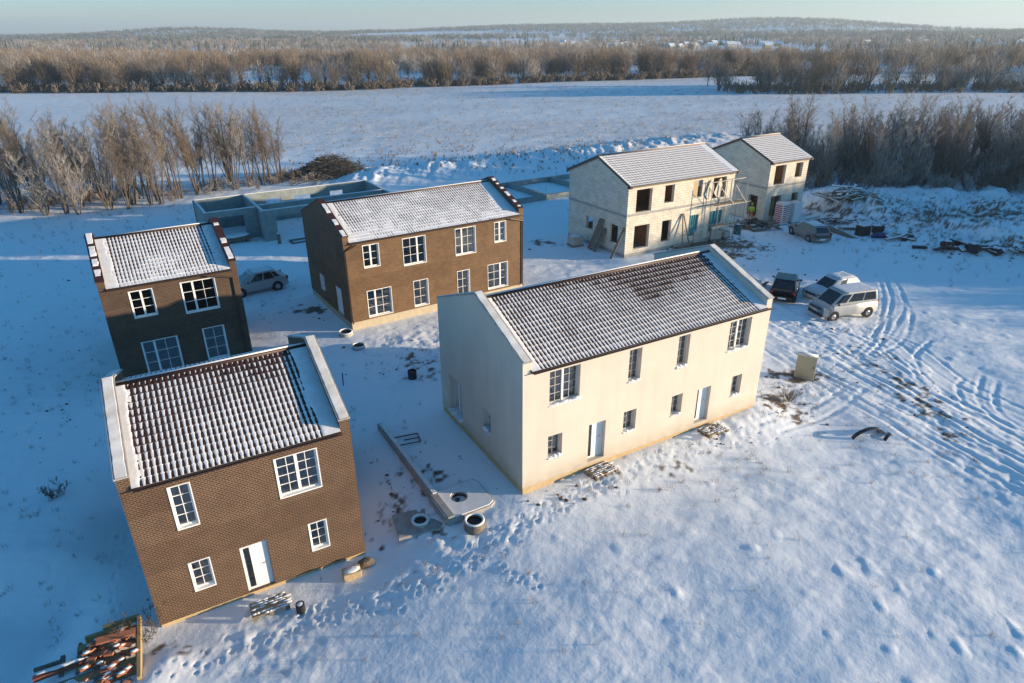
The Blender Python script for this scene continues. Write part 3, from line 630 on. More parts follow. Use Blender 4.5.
for x0, x1, q in ((8.35, 9.25, -.10), (9.55, 10.4, .05)):
    b = MB(); b.add([(x0 + .4, q, 3.75), (x1, q + .04, 3.75), (x1 + .1, q + .02, 4.7), (x1 - .1, q, 5.4), (x0 + .45, q - .05, 5.3), (x0, q, 4.2)], [(0, 1, 2, 3, 4, 5)]); b.build('polythene_sheet', M['poly'], hD)

def loc_in(key, x, y, z=0):
    ox, oy, oz, rr, L, D = HOUSES[key]; c, s = math.cos(R(rr)), math.sin(R(rr)); return (ox + x * c - y * s, oy + x * s + y * c, oz + z)

# ------------------------------------------------------------ scaffold, ladder, planks
sx, sy, sz_ = loc_in('D', 8.7, 0); t = thing('scaffold', 'steel tube scaffold with two plank decks at the right end of the block house front', 'scaffold', (sx, sy, sz_), R(30.88))
for x in (.2, 1.9, 3.4):
    for y in (-.35, -1.25):
        p = MB(); p.tube((x, y, -.3), (x, y, 5.3 if y > -1 else 5.0), .03); p.build('post', M['steel'], t)
for z in (1.55, 3.35, 5.2):
    for y in (-.35, -1.25):
        if z > 5 and y < -1: continue
        p = MB(); p.tube((-.3, y, z), (4.15, y, z), .028); p.build('rail', M['steel'], t)
for z in (1.60, 3.40):
    for k in range(1 if z < 2 else 2):
        p = MB(); p.box(-.1 + .2 * k, 3.7 + .1 * k, -1.2 + .28 * k, -.95 + .28 * k, z, z + .045); p.build('plank', M['wood'], t)
for a, b in (((.2, -1.28, 1.6), (1.9, -1.28, 3.3)), ((3.4, -1.28, .2), (1.9, -1.28, 1.7)), ((3.4, -1.28, 3.4), (1.9, -1.28, 5.0)), ((1.9, -1.28, 3.4), (.2, -1.28, 4.9))):
    p = MB(); p.tube(a, b, .025); p.build('brace', M['steel'], t)
lx, ly, lz = loc_in('D', 5.9, 0); t = thing('prop', 'wooden A-shaped prop leaning against the front of the block house', 'prop', (lx, ly, lz), R(30.88))
for a, b in (((-.45, -1.0, -.1), (.12, -.08, 2.9)), ((.55, -.9, -.1), (.2, -.08, 2.9))):
    d = (Vector(b) - Vector(a)); p = MB(); p.tube(a, b, .055, n=4); p.build('leg', M['wood_grey'], t)
p = MB(); p.tube((-.2, -.62, 1.2), (.4, -.56, 1.2), .03, n=4); p.build('crossbar', M['wood_grey'], t)
for i, (y, ln, tilt, lb) in enumerate(((3.3, 2.6, .5, 'bundle of grey planks leaning on the shaded gable beside the small opening'), (2.75, 1.9, .3, 'shorter grey planks leaning on the shaded gable beside the gable doorway'), (.55, 2.5, .4, 'dark plank leaning at the front corner of the shaded block gable'))):
    px, py, pz = loc_in('D', 0, y); t = thing('leaning_planks', lb, 'planks', (px, py, pz), R(30.88))
    for k in range(3 if i == 0 else 2 if i == 1 else 1):
        p = MB(); p.prism([(-1.0 + .1 * k, -.1 + .28 * k, -.15), (-1.0 + .1 * k, .12 + .28 * k, -.15), (-.05 - .02 * k, .12 + .2 * k - tilt, ln), (-.05 - .02 * k, -.1 + .2 * k - tilt, ln)], (.05, 0, .01)); p.build('plank', M['wood_grey'], t)

# ------------------------------------------------------------ half-built walls beyond, low foundation
def rot2(x, y, a): return (x * math.cos(a) - y * math.sin(a), x * math.sin(a) + y * math.cos(a))
def unfinished():
    o = Vector((-21.93, 57.21)); a = R(32); t = thing('unfinished_walls', 'roofless single-storey grey concrete walls under construction by the bare trees', 'building', (o.x, o.y, gz(o.x, o.y) - .1), a)
    H = 2.85; th = .22; L, D = 12.6, 8.0
    def wall(x0, y0, x1, y1, holes=(), z0=0, h=H):
        dx, dy = x1 - x0, y1 - y0; Ln = math.hypot(dx, dy); ang = math.atan2(dy, dx); T = Matrix.Translation((x0, y0, 0)) @ Matrix.Rotation(ang, 4, 'Z'); m = MB()
        xs = sorted({0, Ln, *[v for hh in holes for v in hh[:2]]})
        for p, q in zip(xs, xs[1:]):
            hh = [k for k in holes if k[0] <= p and q <= k[1]]
            if hh:
                if hh[0][2] > 0: m.box(p, q, 0, th, z0 - .5, hh[0][2], T)
                m.box(p, q, 0, th, hh[0][3], h, T)
            else: m.box(p, q, 0, th, z0 - .5, h, T)
        w_ = m.build('wall', M['conc_blue'], t)
        s = MB(); s.box(.02, Ln - .02, .02, th - .02, h + .001, h + .05, T); s.build('snow', M['roofsnow'], w_)
    wall(0, 0, L, 0, [(1.2, 5.4, 0, 2.25), (7, 11.5, 0, 2.25)]); wall(L - .002, .302, L - .002, D - .302); wall(0, D - .3, L, D - .3, [(2.2, 3.6, .9, 2.2), (4.9, 6.6, .9, 2.2), (8.6, 10, .9, 2.2)])
    wall(.3, .302, .3, D - .302, [(2.0, 3.0, 0, 2.1)]); wall(.302, 2.4, L - .31, 2.4, [(1.2, 5.4, 0, 2.3), (6.6, 11, 0, 2.3)])
    # annex on the left
    wall(-4.4, 1.9, -.002, 1.9, [(.4, 3.3, 0, 2.3)]); wall(-4.1, 2.202, -4.1, D - .31); wall(-4.4, D - .3, -.002, D - .3)
    x, y = rot2(-2.2, 1.2, a); q = thing('board_stack', 'snow-covered stack of boards lying in front of the roofless annex', 'boards', (o.x + x, o.y + y, gz(o.x + x, o.y + y)), a + .1)
    for k in range(3):
        p = MB(); p.box(-1.3, 1.2, -.5 + .03 * k, .5, .2 + .12 * k, .3 + .12 * k); p.build('board', M['wood_grey'], q)
    for k in (-.9, .8):
        p = MB(); p.box(k, k + .15, -.5, .5, -.2, .2); p.build('bearer', M['wood_grey'], q)
    p = MB(); p.lump((0, 0, .56), (1.3, .55, .12), 3, 14, jit=.06); p.build('snow', M['roofsnow'], q, smooth=True)
    x, y = rot2(5.8, -2.2, a); q = thing('trench_board', 'dark edging boards lying in the snow before the roofless walls', 'boards', (o.x + x, o.y + y, gz(o.x + x, o.y + y)), a)
    for k, (x0, x1, y0, y1) in enumerate(((-4, 1.5, 0, .15), (-4, -3.85, .15, 1.2), (-3.85, -1, 1.05, 1.2))):
        p = MB(); p.box(x0, x1, y0, y1, -.05, .16); p.build('board', M['wood_grey'], q)
    x, y = rot2(.9, -1.3, a); q = thing('post', 'short grey post standing in the snow before the roofless walls', 'post', (o.x + x, o.y + y, gz(o.x + x, o.y + y)), a)
    p = MB(); p.box(-.12, .12, -.12, .12, -.1, .9); p.build('shaft', M['wood_grey'], q); p = MB(); p.lump((0, 0, .92), (.14, .14, .07), 2, 8); p.build('snow', M['roofsnow'], q, smooth=True)
unfinished()
t = thing('foundation_walls', 'low grey foundation strips of a house not yet begun, between the ochre and the block house', 'foundation', (1.24, 72.0, gz(4, 75)), R(33))
for k, (x0, x1, y0, y1) in enumerate(((-6, 13, 0, .35), (-6, 13, 8.0, 8.35), (3.2, 3.55, .351, 7.999), (9.5, 9.85, .351, 7.999), (-6, -5.65, .351, 7.999))):
    p = MB(); p.box(x0, x1, y0, y1, -.4, .55); w_ = p.build('wall', M['conc_blue'], t)

# ------------------------------------------------------------ vehicles
def vehicle(name, label, cat, loc, heading, L, W, Hh, belt, hood, ws, rf, rr_, rb, paint, wheel_x, wr=.31, nose=.55, van=False, snow=None, group=None, glass_snow=False, tail='tail_light'):
    """x=0 is the nose, x=L the tail; ws windscreen foot, rf roof front, rr_ roof rear, rb foot of the rear glass"""
    t = thing(name, label, cat, (loc[0], loc[1], gz(*loc) + .0), heading, group); T = Matrix.Rotation(math.pi, 4, 'Z') @ Matrix.Translation((-L / 2, 0, 0))
    hw = W / 2; st = [(0, .33, nose, .78), (.10, .24, nose + .10, .9), (.45, .21, hood - .08, .97), (ws - .15, .2, hood, 1.0), (ws + .25, .2, belt, 1.0), (L * .55, .2, belt, 1.0), (rb, .2, belt + .02, 1.0), (L - .22, .22, belt + (.0 if rb > L - .35 else -.02), .98), (L - .03, .28, belt - .06, .93), (L, .36, belt - .2, .88)]
    vs = []; fs = []; prof = [(.0, 0), (.72, 0), (.93, .06), (1.0, .25), (1.0, .55), (.965, .82), (.93, .93), (.80, 1.0), (0, 1.03)]
    full = prof + [(-a, b) for a, b in prof[-2:0:-1]]; n = len(full)
    for x, z0, z1, k in st:
        for a, b in full: vs.append(T @ Vector((x, a * hw * k, z0 + (z1 - z0) * b)))
    for i in range(len(st) - 1):
        for j in range(n): fs.append((i * n + j, i * n + (j + 1) % n, (i + 1) * n + (j + 1) % n, (i + 1) * n + j))
    fs += [tuple(range(n)), tuple(range((len(st) - 1) * n, len(st) * n))[::-1]]
    m = MB(); m.add(vs, fs); body = m.build('body', paint, t, smooth=True)
    # cabin
    bz = belt - .03; tw = .80 if not van else .88; hb = hw * .94; ht = hb * tw; cab = [(ws, hb * .86, hood - .03), (ws + .45, hb, bz), (rb - .1, hb, bz), (rb, hb * .93, bz)]
    top = [(rf, ht * .9, Hh - .06), (rf + .35, ht, Hh), (rr_ - .15, ht, Hh - .01), (rr_, ht * .94, Hh - .07)]
    vs = [T @ Vector((x, s * y, z)) for (x, y, z) in cab for s in (-1, 1)] + [T @ Vector((x, s * y, z)) for (x, y, z) in top for s in (-1, 1)]
    fs = [(0, 1, 3, 2), (2, 3, 5, 4), (4, 5, 7, 6), (8, 10, 11, 9), (10, 12, 13, 11), (12, 14, 15, 13), (0, 8, 9, 1), (6, 7, 15, 14)]
    for k in range(3): fs += [(2 * k, 2 * k + 2, 2 * k + 10, 2 * k + 8), (2 * k + 1, 2 * k + 9, 2 * k + 11, 2 * k + 3)]
    m = MB(); m.add(vs, fs); m.build('cabin', paint, t, bevel=.05, smooth=False)
    def pane(nm, quad, off, mt):
        q = [Vector(p) for p in quad]; nrm = (q[1] - q[0]).cross(q[3] - q[0]).normalized()
        if nrm.dot(sum(q, Vector()) / 4 - Vector((L / 2, 0, .9))) < 0: nrm = -nrm
        m = MB(); m.quad(*[T @ (p + nrm * off) for p in q]); return m.build(nm, mt, t)
    lerp = lambda a, b, k: tuple(a[i] + (b[i] - a[i]) * k for i in range(3))
    gm = M['carglass']
    def face(nm, a, b, c, d, i0=.06, i1=.94, j0=.08, j1=.92, mt=gm, off=.012):
        pane(nm, [lerp(lerp(a, b, i0), lerp(d, c, i0), j0), lerp(lerp(a, b, i1), lerp(d, c, i1), j0), lerp(lerp(a, b, i1), lerp(d, c, i1), j1), lerp(lerp(a, b, i0), lerp(d, c, i0), j1)], off, mt)
    c0, c1, c2, c3 = cab; t0, t1, t2, t3 = top; sg = lambda p, s: (p[0], p[1] * s, p[2])
    face('windscreen', sg(c0, -1), sg(c0, 1), sg(t0, 1), sg(t0, -1))
    face('rear_window', sg(c3, -1), sg(c3, 1), sg(t3, 1), sg(t3, -1), .1, .9, .12 if not van else .25, .9)
    for s in (-1, 1):
        A_, B_, C_, D_ = sg(c1, s), sg(c2, s), sg(t2, s), sg(t1, s)
        if van:
            face('side_window', sg(c0, s), sg(c1, s), sg(t1, s), sg(t0, s), .35, .96, .18, .82); face('side_window', A_, B_, C_, D_, .0, .16, .18, .85); face('side_window', A_, B_, C_, D_, .22, .60, .2, .86); face('side_window', A_, B_, C_, D_, .63, .97, .2, .86)
        else:
            face('side_window', A_, B_, C_, D_, .04, .40, .1, .86); face('side_window', A_, B_, C_, D_, .44, .78, .1, .86); face('side_window', A_, B_, C_, D_, .82, .97, .2, .8)
        for nm, x, z, mt, sy_ in (('headlight', .12, nose + .02, 'lamp_clear', .74), (tail, L - .05, belt - .12, 'lamp_red', .84)):
            m = MB(); m.lump((T @ Vector((x, s * hw * sy_, z))), (.10, .12, .09 if nm == 'headlight' else .16), 4, 10, jit=.02); m.build(nm, M[mt], t, smooth=True)
        m = MB(); m.lump(T @ Vector((ws + .42, s * (hw + .06), belt + .06)), (.07, .10, .07), 5, 8, jit=.03); m.build('wing_mirror', M['black'], t, smooth=True)
        for wx in wheel_x:
            TT = T @ Matrix.Translation((wx, s * (hw - .10), wr)) @ Matrix.Rotation(R(90), 4, 'X')
            m = MB(); m.lathe([(wr + .075, -.115 * 1), (wr + .075, .115 * 1)], TT, 20); m.lathe([(.001, s * -.107), (wr + .075, s * -.107)], TT, 20); m.build('wheel_arch', M['black'], t)
            m = MB(); m.lathe([(.19, -.11), (wr - .03, -.125), (wr, -.09), (wr, .09), (wr - .03, .125), (.19, .11)], TT, 20); wh = m.build('wheel', M['rubber'], t)
            m = MB(); m.lathe([(.001, s * -.120), (.08, s * -.122), (.11, s * -.108), (.19, s * -.118)], TT, 10); m.build('rim', M['rim'], wh)
    m = MB(); m.box(-.03, .10, -hw * .75, hw * .75, .26, .46, T); m.build('bumper', M['black'] if van else paint, t, bevel=.03)
    m = MB(); m.box(L - .08, L + .04, -hw * .8, hw * .8, .30, .50, T); m.build('bumper', M['black'] if van else paint, t, bevel=.03)
    m = MB(); m.box(L + .041, L + .05, -.26, .26, .36 if not van else .5, .47 if not van else .61, T); m.build('number_plate', M['pvc'], t)
    if van or nose > .5:
        m = MB(); m.box(-.012, .06, -hw * .5, hw * .5, nose - .14, nose - .03, T); m.build('grille', M['black'], t)
    if snow:
        n = 14; vs = []; fs = []
        for i in range(n + 1):
            for j in range(n + 1):
                x = rf + .18 + (rr_ - rf - .30) * i / n; y = (j / n * 2 - 1) * ht * .9; e = min(i, n - i, j, n - j); vs.append(T @ Vector((x, y, Hh + (.001 if e == 0 else snow * (.7 + .5 * random.random())))))
                if i and j: q = (i - 1) * (n + 1) + j - 1; fs.append((q, q + 1, q + n + 2, q + n + 1))
        m = MB(); m.add(vs, fs); m.build('snow', M['roofsnow'], t, smooth=True)
    if glass_snow:
        for s in (-1, 1): face('snow', sg(c1, s), sg(c2, s), sg(t2, s), sg(t1, s), .35, .99, .05, .98, M['roofsnow'], .03)
        face('snow', sg(c3, -1), sg(c3, 1), sg(t3, 1), sg(t3, -1), .02, .98, .05, .97, M['roofsnow'], .03)
    return t
M['lamp_clear'] = mat('headlamp', (.55, .57, .6), .15); M['lamp_red'] = mat('tail_lamp', (.28, .02, .015), .25)
def paint(nm, c, r=.3, c2=None): return mat(nm, c, r, c2, 1.5, metal=.15, spec=.6)
P_white = paint('van_paint', (.44, .45, .45), .4, (.38, .38, .37)); P_silver = paint('silver_paint', (.40, .41, .42), .35); P_silver2 = paint('dusty_silver_paint', (.22, .215, .205), .5); P_black = paint('black_paint', (.012, .014, .02), .18); P_w2 = paint('white_paint', (.62, .63, .64), .35)
vehicle('van', 'white passenger van with dark side windows and a frosted roof', 'van', (22.1, 41.0), R(196), 4.2, 1.82, 1.82, 1.06, 1.0, .48, 1.36, 4.0, 4.12, P_white, (.74, 3.43), .31, .80, van=True, snow=.02)
vehicle('car', 'white hatchback half hidden behind the van, snow on its roof and rear side', 'car', (22.75, 44.1), R(202), 4.0, 1.76, 1.50, .92, .86, 1.0, 1.75, 3.5, 3.95, P_w2, (.8, 3.35), .30, .6, snow=.07, glass_snow=True)
vehicle('car', 'black estate car seen from behind, parked beside the corner of the cream house', 'car', (19.55, 44.4), R(64), 4.2, 1.75, 1.55, .95, .90, 1.1, 1.8, 3.6, 4.05, P_black, (.8, 3.35), .33, .62)
vehicle('car', 'dusty silver estate car parked before the farthest block house', 'car', (26.7, 57.9), R(99), 4.4, 1.75, 1.48, .92, .86, 1.15, 1.9, 3.9, 4.32, P_silver2, (.85, 3.6), .31, .58, snow=.012)
vehicle('car', 'silver hatchback parked between the small dark brick house and the ochre one', 'car', (-18.4, 44.75), R(216), 4.25, 1.76, 1.50, .92, .86, 1.0, 1.8, 3.45, 3.98, P_silver, (.85, 3.42), .31, .58, snow=.01)

# ------------------------------------------------------------ worker
def person():
    x, y = 23.62, 64.3; t = thing('person', 'worker in lime jacket and orange trousers standing at the doorway of the farthest house', 'person', (x, y, gz(x, y)), R(150))
    def skin(nm, verts, edges, rad, m, par, sub=2):
        me = bpy.data.meshes.new(nm); me.from_pydata(verts, edges, []); o = link(nm, me, par); sk = o.modifiers.new('s', 'SKIN'); o.modifiers.new('u', 'SUBSURF').levels = sub; o.modifiers['u'].render_levels = sub
        for i, r in enumerate(rad): me.skin_vertices[0].data[i].radius = (r, r * .85) if not isinstance(r, tuple) else r
        me.skin_vertices[0].data[0].use_root = True; me.materials.append(m); return o
    V = [(0, 0, .95), (0, 0, 1.15), (0, .02, 1.38), (0, .03, 1.5), (0, .04, 1.6), (0, .05, 1.7), (.19, .02, 1.42), (.27, .08, 1.15), (.2, .3, 1.05), (-.19, .02, 1.42), (-.27, .06, 1.15), (-.18, .28, 1.02), (.10, 0, .88), (.12, .02, .5), (.13, -.02, .09), (.13, .12, .04), (-.10, 0, .88), (-.12, .05, .5), (-.14, 0, .09), (-.14, .14, .04), (.19, .37, 1.04), (-.17, .35, 1.01)]
    Ed = [(0, 1), (1, 2), (2, 3), (3, 4), (4, 5), (2, 6), (6, 7), (7, 8), (2, 9), (9, 10), (10, 11), (0, 12), (12, 13), (13, 14), (14, 15), (0, 16), (16, 17), (17, 18), (18, 19), (8, 20), (11, 21)]
    Rd = [.13, .13, .15, .06, .085, .08, .065, .05, .04, .065, .05, .04, .09, .065, .05, .04, .09, .065, .05, .04, .035, .035]
    skin('body', V, Ed, Rd, mat('skin', (.40, .24, .17), .6), t)
    sc = .035
    skin('jacket', [V[0], V[1], V[2], V[6], V[7], (.21, .27, 1.06), V[9], V[10], (-.19, .25, 1.03)], [(0, 1), (1, 2), (2, 3), (3, 4), (4, 5), (2, 6), (6, 7), (7, 8)], [.17, .17, .185, .09, .075, .06, .09, .075, .06], mat('lime_jacket', (.38, .62, .06), .7), t)
    skin('trousers', [(0, 0, .93), (.10, 0, .86), (.12, .02, .5), (.13, -.02, .14), (-.10, 0, .86), (-.12, .05, .5), (-.14, 0, .14)], [(0, 1), (1, 2), (2, 3), (0, 4), (4, 5), (5, 6)], [.155, .115, .09, .075, .115, .09, .075], mat('orange_trousers', (.62, .14, .03), .7), t)
    m = MB(); m.lump((0, .05, 1.755), (.125, .14, .11), 1, 12, jit=.01); m.build('helmet', mat('helmet', (.6, .55, .1), .4), t, smooth=True)
    for s in (-1, 1):
        m = MB(); m.lump((s * .135, .06, .06), (.06, .15, .06), 1, 8, jit=.02); m.build('boot', M['rubber'], t, smooth=True)
person()

# ------------------------------------------------------------ pallets, blocks, drums, boxes
def pallet(x, y, rz, label, tilt=0, group='pallets laid as doorsteps', snow=True):
    t = thing('pallet', label, 'pallet', (x, y, gz(x, y) + .05), rz, group); t.rotation_euler = (tilt, 0, rz)
    for k in range(7): p = MB(); p.box(-.6, .6, -.4 + k * .117, -.4 + k * .117 + .085, .125, .148); p.build('slat', M['wood'], t)
    for k in (-.6, -.07, .46):
        p = MB(); p.box(k, k + .14, -.4, .4, .100, .124); p.box(k, k + .14, -.4, .4, -.02, .002)
        for q in (-.4, -.07, .28): p.box(k, k + .14, q, q + .12, .003, .099)
        p.build('bearer', M['wood_grey'], t)
    if snow:
        p = MB(); rn = random.Random(int(x * 100))
        for k in range(7):
            x0 = -.58
            while x0 < .5:
                ln = rn.uniform(.08, .3)
                if rn.random() < .75: p.lump((x0 + ln / 2, -.4 + k * .117 + .042, .15), (ln * .62, .045, .03), rn.randint(0, 99), 8, jit=.1)
                x0 += ln
        p.build('snow', M['roofsnow'], t, smooth=True)
pallet(3.75, 22.95, R(34), 'snowy wooden pallet at the left white door of the cream house', R(-6))
pallet(9.3, 26.0, R(30), 'snowy wooden pallet at the right white door of the cream house', R(-5))
pallet(-8.25, 16.5, R(29), 'snowy wooden pallet at the door of the nearest brick house', R(-6))

def block_pallet(x, y, rz, label, n=(3, 2, 4), w=.85, m='block', miss=0, group='pallets of building blocks'):
    t = thing('block_pallet', label, 'blocks', (x, y, gz(x, y)), rz, group); s = w / n[0]
    p = MB(); p.box(-w / 2 - .05, w / 2 + .05, -w / 2, w / 2, 0, .13); p.build('pallet', M['wood_grey'], t)
    rn = random.Random(int(x * 31)); c = 0
    for k in range(n[2]):
        for i in range(n[0]):
            for j in range(n[1]):
                if k == n[2] - 1 and rn.random() < miss: continue
                b = MB(); b.box(-w / 2 + i * s + .006, -w / 2 + (i + 1) * s - .006, -w / 2 + j * w / n[1] + .006, -w / 2 + (j + 1) * w / n[1] - .006, .135 + k * .24, .135 + (k + 1) * .24 - .006); b.build('block', M['block_plain'], t)
    b = MB(); b.lump((0, 0, .14 + .24 * n[2]), (w / 2, w / 2, .07), 4, 12, jit=.1); b.build('snow', M['roofsnow'], t, smooth=True)
M['block_plain'] = mat('pale_block', (.50, .46, .40), .9, (.42, .38, .33), 5)
block_pallet(5.5, 55.2, R(25), 'snow-topped pallet of blocks standing alone by the shaded block gable', (3, 2, 3), 1.0)
block_pallet(15.9, 56.0, R(31), 'pallet of pale blocks before the left teal opening', (3, 2, 4), .95)
block_pallet(17.8, 57.0, R(20), 'wide pallet of pale blocks before the right teal opening', (3, 2, 4), 1.1, miss=.5)
block_pallet(18.9, 57.4, R(40), 'half-used pallet of blocks nearest the dark drum', (3, 2, 3), .8, miss=.6)
def drum(name, x, y, r, h, mt, label, cat, top=None, rim=True):
    t = thing(name, label, cat, (x, y, gz(x, y)))
    m = MB(); m.lathe([(.001, 0), (r, 0), (r, h * .3), (r * 1.03, h * .32), (r, h * .34), (r, h * .65), (r * 1.03, h * .67), (r, h * .69), (r, h), (r - .03, h), (r - .03, h - .06), (.001, h - .06)], None, 20); m.build('shell', mt, t, smooth=False)
    if top: m = MB(); m.lump((0, 0, h - .04), (r * .9, r * .9, .05), 3, 14, jit=.03); m.build('snow', M['roofsnow'], t, smooth=True)
drum('drum', 20.5, 58.6, .32, .95, mat('green_drum', (.02, .10, .10), .5), 'dark green drum beside the blocks at the scaffold end', 'drum', True)
drum('bucket', -7.15, 16.35, .15, .34, M['black'], 'dark bucket in the snow beside the nearest door', 'bucket', True)
drum('bucket', -5.45, 31.9, .24, .45, M['black'], 'black tub in the shaded yard between the cream and ochre houses', 'tub')

def shrink_stack(x, y, rz, label, w, d, h, mt, stripes):
    t = thing('wrapped_stack', label, 'wrapped stack', (x, y, gz(x, y) - .05), rz)
    m = MB(); m.box(-w / 2, w / 2, -d / 2, d / 2, .12, h); m.build('wrap', mt, t, bevel=.04)
    m = MB(); m.box(-w / 2, w / 2, -d / 2 + .05, d / 2 - .05, 0, .12); m.build('pallet', M['wood_grey'], t)
    for k in range(stripes):
        z = .25 + (h - .4) * k / stripes; m = MB(); m.box(-w / 2 + .08, w / 2 - .08, -d / 2 - .006, -d / 2 - .001, z, z + (h - .4) / stripes * .5)
        m.box(-w / 2 - .006, -w / 2 - .001, -d / 2 + .08, d / 2 - .08, z, z + (h - .4) / stripes * .5); m.build('print_band', M['redprint'], t)
M['redprint'] = mat('red_print', (.45, .06, .06), .5); M['wrap'] = mat('white_wrap', (.72, .70, .70), .35, (.64, .62, .62), 4)
shrink_stack(26.25, 63.3, R(33), 'tall wrapped stack with red stripes beside the farthest house', 1.1, .9, 2.2, M['wrap'], 9)
shrink_stack(27.75, 64.1, R(28), 'tall plain white wrapped stack right of the red-striped one', 1.1, .9, 2.1, M['wrap'], 0)

# utility cabinet
t = thing('utility_cabinet', 'beige utility cabinet standing alone in the snow beside the cream house', 'cabinet', (16.05, 32.1, gz(16.05, 32.1) - .05), R(-28))
m = MB(); m.box(-.5, .5, -.18, .18, .12, 1.38); m.build('housing', mat('beige_cabinet', (.40, .36, .25), .5), t, bevel=.02)
m = MB(); m.box(-.53, .53, -.21, .21, 1.381, 1.43); m.build('lid', mat('cabinet_lid', (.46, .42, .31), .5), t)
m = MB(); m.box(-.45, .45, -.188, -.182, .2, 1.32); dd = m.build('door', mat('cabinet_door', (.38, .34, .23), .5), t); m = MB(); m.box(.36, .40, -.215, -.189, .75, .87); m.build('handle', M['black'], dd)
m = MB(); m.box(-.5, .5, -.18, .18, -.2, .119); m.build('plinth', M['concrete'], t)
m = MB(); m.box(-.5, .5, -.18, .18, 1.431, 1.46); m.build('snow', M['roofsnow'], t, smooth=True)

# concrete edging wall, slab with opening, rings
t = thing('retaining_wall', 'long low concrete wall running through the snow towards the manholes', 'wall', (-6.3, 26.8, gz(-4, 23.5) - .1), math.atan2(20.1 - 26.8, -2.35 + 6.3))
L_ = math.hypot(6.7, 3.95)
m = MB(); m.box(0, L_, -.13, .13, -.5, .42); m.build('wall', M['concrete'], t)
m = MB(); m.box(.1, L_ - 1.6, -.05, .125, .421, .46); m.build('snow', M['roofsnow'], t)
t = thing('concrete_slab', 'square concrete slab with a round hole beside the retaining wall', 'slab', (-2.05, 21.35, gz(-2, 21.3) + .05), R(30))
def slab_hole(w, d, z0, z1, cx, cy, r, mt, nm, t, n=28):
    m = MB(); pts = [(cx + r * math.cos(2 * math.pi * i / n), cy + r * math.sin(2 * math.pi * i / n)) for i in range(n)]; out = []
    for i in range(n):
        a = 2 * math.pi * i / n; c, s = math.cos(a), math.sin(a); k = min(((w / 2 - cx * (1 if c > 0 else -1)) / max(abs(c), 1e-6)), ((d / 2 - cy * (1 if s > 0 else -1)) / max(abs(s), 1e-6))); out.append((cx + c * k, cy + s * k))
    for i in range(n):
        j = (i + 1) % n; a, b, c_, d_ = pts[i], pts[j], out[j], out[i]
        m.quad((*a, z1), (*d_, z1), (*c_, z1), (*b, z1)); m.quad((*a, z1), (*b, z1), (*b, z0), (*a, z0)); m.quad((*d_, z0), (*c_, z0), (*c_, z1), (*d_, z1))
    return m.build(nm, mt, t)
slab_hole(2.2, 1.9, -.1, .12, -.05, .15, .30, M['concrete'], 'slab', t)
so_ = slab_hole(2.1, 1.78, .121, .16, -.05, .15, .36, M['roofsnow'], 'snow', t)
m = MB(); m.lathe([(.299, .1), (.299, -.09)], Matrix.Translation((-.05, .15, 0)), 24); m.lathe([(.001, -.06), (.36, -.06)], Matrix.Translation((-.05, .15, 0)), 24); m.build('shaft', M['black'], t)
def ring(x, y, r, h, label, inner=.75, cover=False, tilt=0, mt='concrete'):
    t = thing('manhole_ring', label, 'manhole', (x, y, gz(x, y) - .05), 0); t.rotation_euler = (tilt, tilt * .5, 0)
    m = MB(); m.lathe([(r, -.2), (r, h), (r * .96, h + .02), (r * inner, h + .02), (r * inner, h - .05)], None, 28); m.build('ring', M[mt], t)
    m = MB(); m.lathe([(.001, h - .06), (r * inner, h - .06)], None, 28); m.build('cover', M['black'] if not cover else M['roofsnow'], t)  # open ring: black disc stands in for the dark inside
    m = MB(); m.lathe([(r * .99, h + .01), (r * .97, h + .05), (r * .88, h + .065), (r * (inner + .04), h + .04), (r * (inner + .01), h + .01)], None, 28)
    m.build('snow', M['roofsnow'], t, smooth=True)
ring(-1.47, 19.95, .40, .38, 'round dark concrete manhole ring standing proud of the snow by the slab', .72, mt='wood_grey')
ring(-3.6, 20.35, .36, .24, 'low pale manhole ring set in a concrete plate left of the wall', .66)
ring(-10.2, 37.0, .42, .25, 'round manhole ring nearest the dark gable of the ochre house', .8, tilt=.05)
ring(-9.1, 35.4, .40, .20, 'round manhole ring, the one nearer the camera in the sunlit yard', .8)
t = thing('cover_plate', 'flat concrete plate under the low manhole ring', 'plate', (-3.65, 20.45, gz(-3.65, 20.45) + .01), R(20)); m = MB(); m.box(-.95, .95, -.7, .7, -.08, .06); m.build('plate', M['concrete'], t)
t = thing('wire_frame', 'small dark rectangular frame lying on the shaded snow by the long wall', 'frame', (-4.9, 25.7, gz(-4.9, 25.7) + .02), R(20))
for a, b in (((-.6, -.35, .04), (.6, -.35, .04)), ((.6, -.35, .04), (.6, .35, .04)), ((.6, .35, .04), (-.6, .35, .04)), ((-.1, 0, .04), (.6, 0, .04))): m = MB(); m.tube(a, b, .025, n=6); m.build('bar', M['black'], t)
t = thing('marker_post', 'thin blue marker post upright in the shaded yard', 'post', (-9.05, 31.1, gz(-9.05, 31.1) - .1)); m = MB(); m.tube((0, 0, 0), (.03, 0, .85), .035); m.build('shaft', mat('blue_post', (.02, .08, .35), .5), t)
t = thing('concrete_step', 'cracked concrete block at the front corner of the nearest brick house', 'block', (-5.75, 17.95, gz(-5.75, 17.95)), R(25)); m = MB(); m.box(-.35, .3, -.2, .22, -.1, .3); m.build('block', M['found_y'], t, bevel=.03); m = MB(); m.lump((.55, .35, .1), (.3, .22, .2), 3, 9); m.build('rubble', M['soil'], t)
m = MB(); m.lump((-.02, .02, .3), (.3, .18, .05), 5, 10, jit=.08); m.build('snow', M['roofsnow'], t, smooth=True)

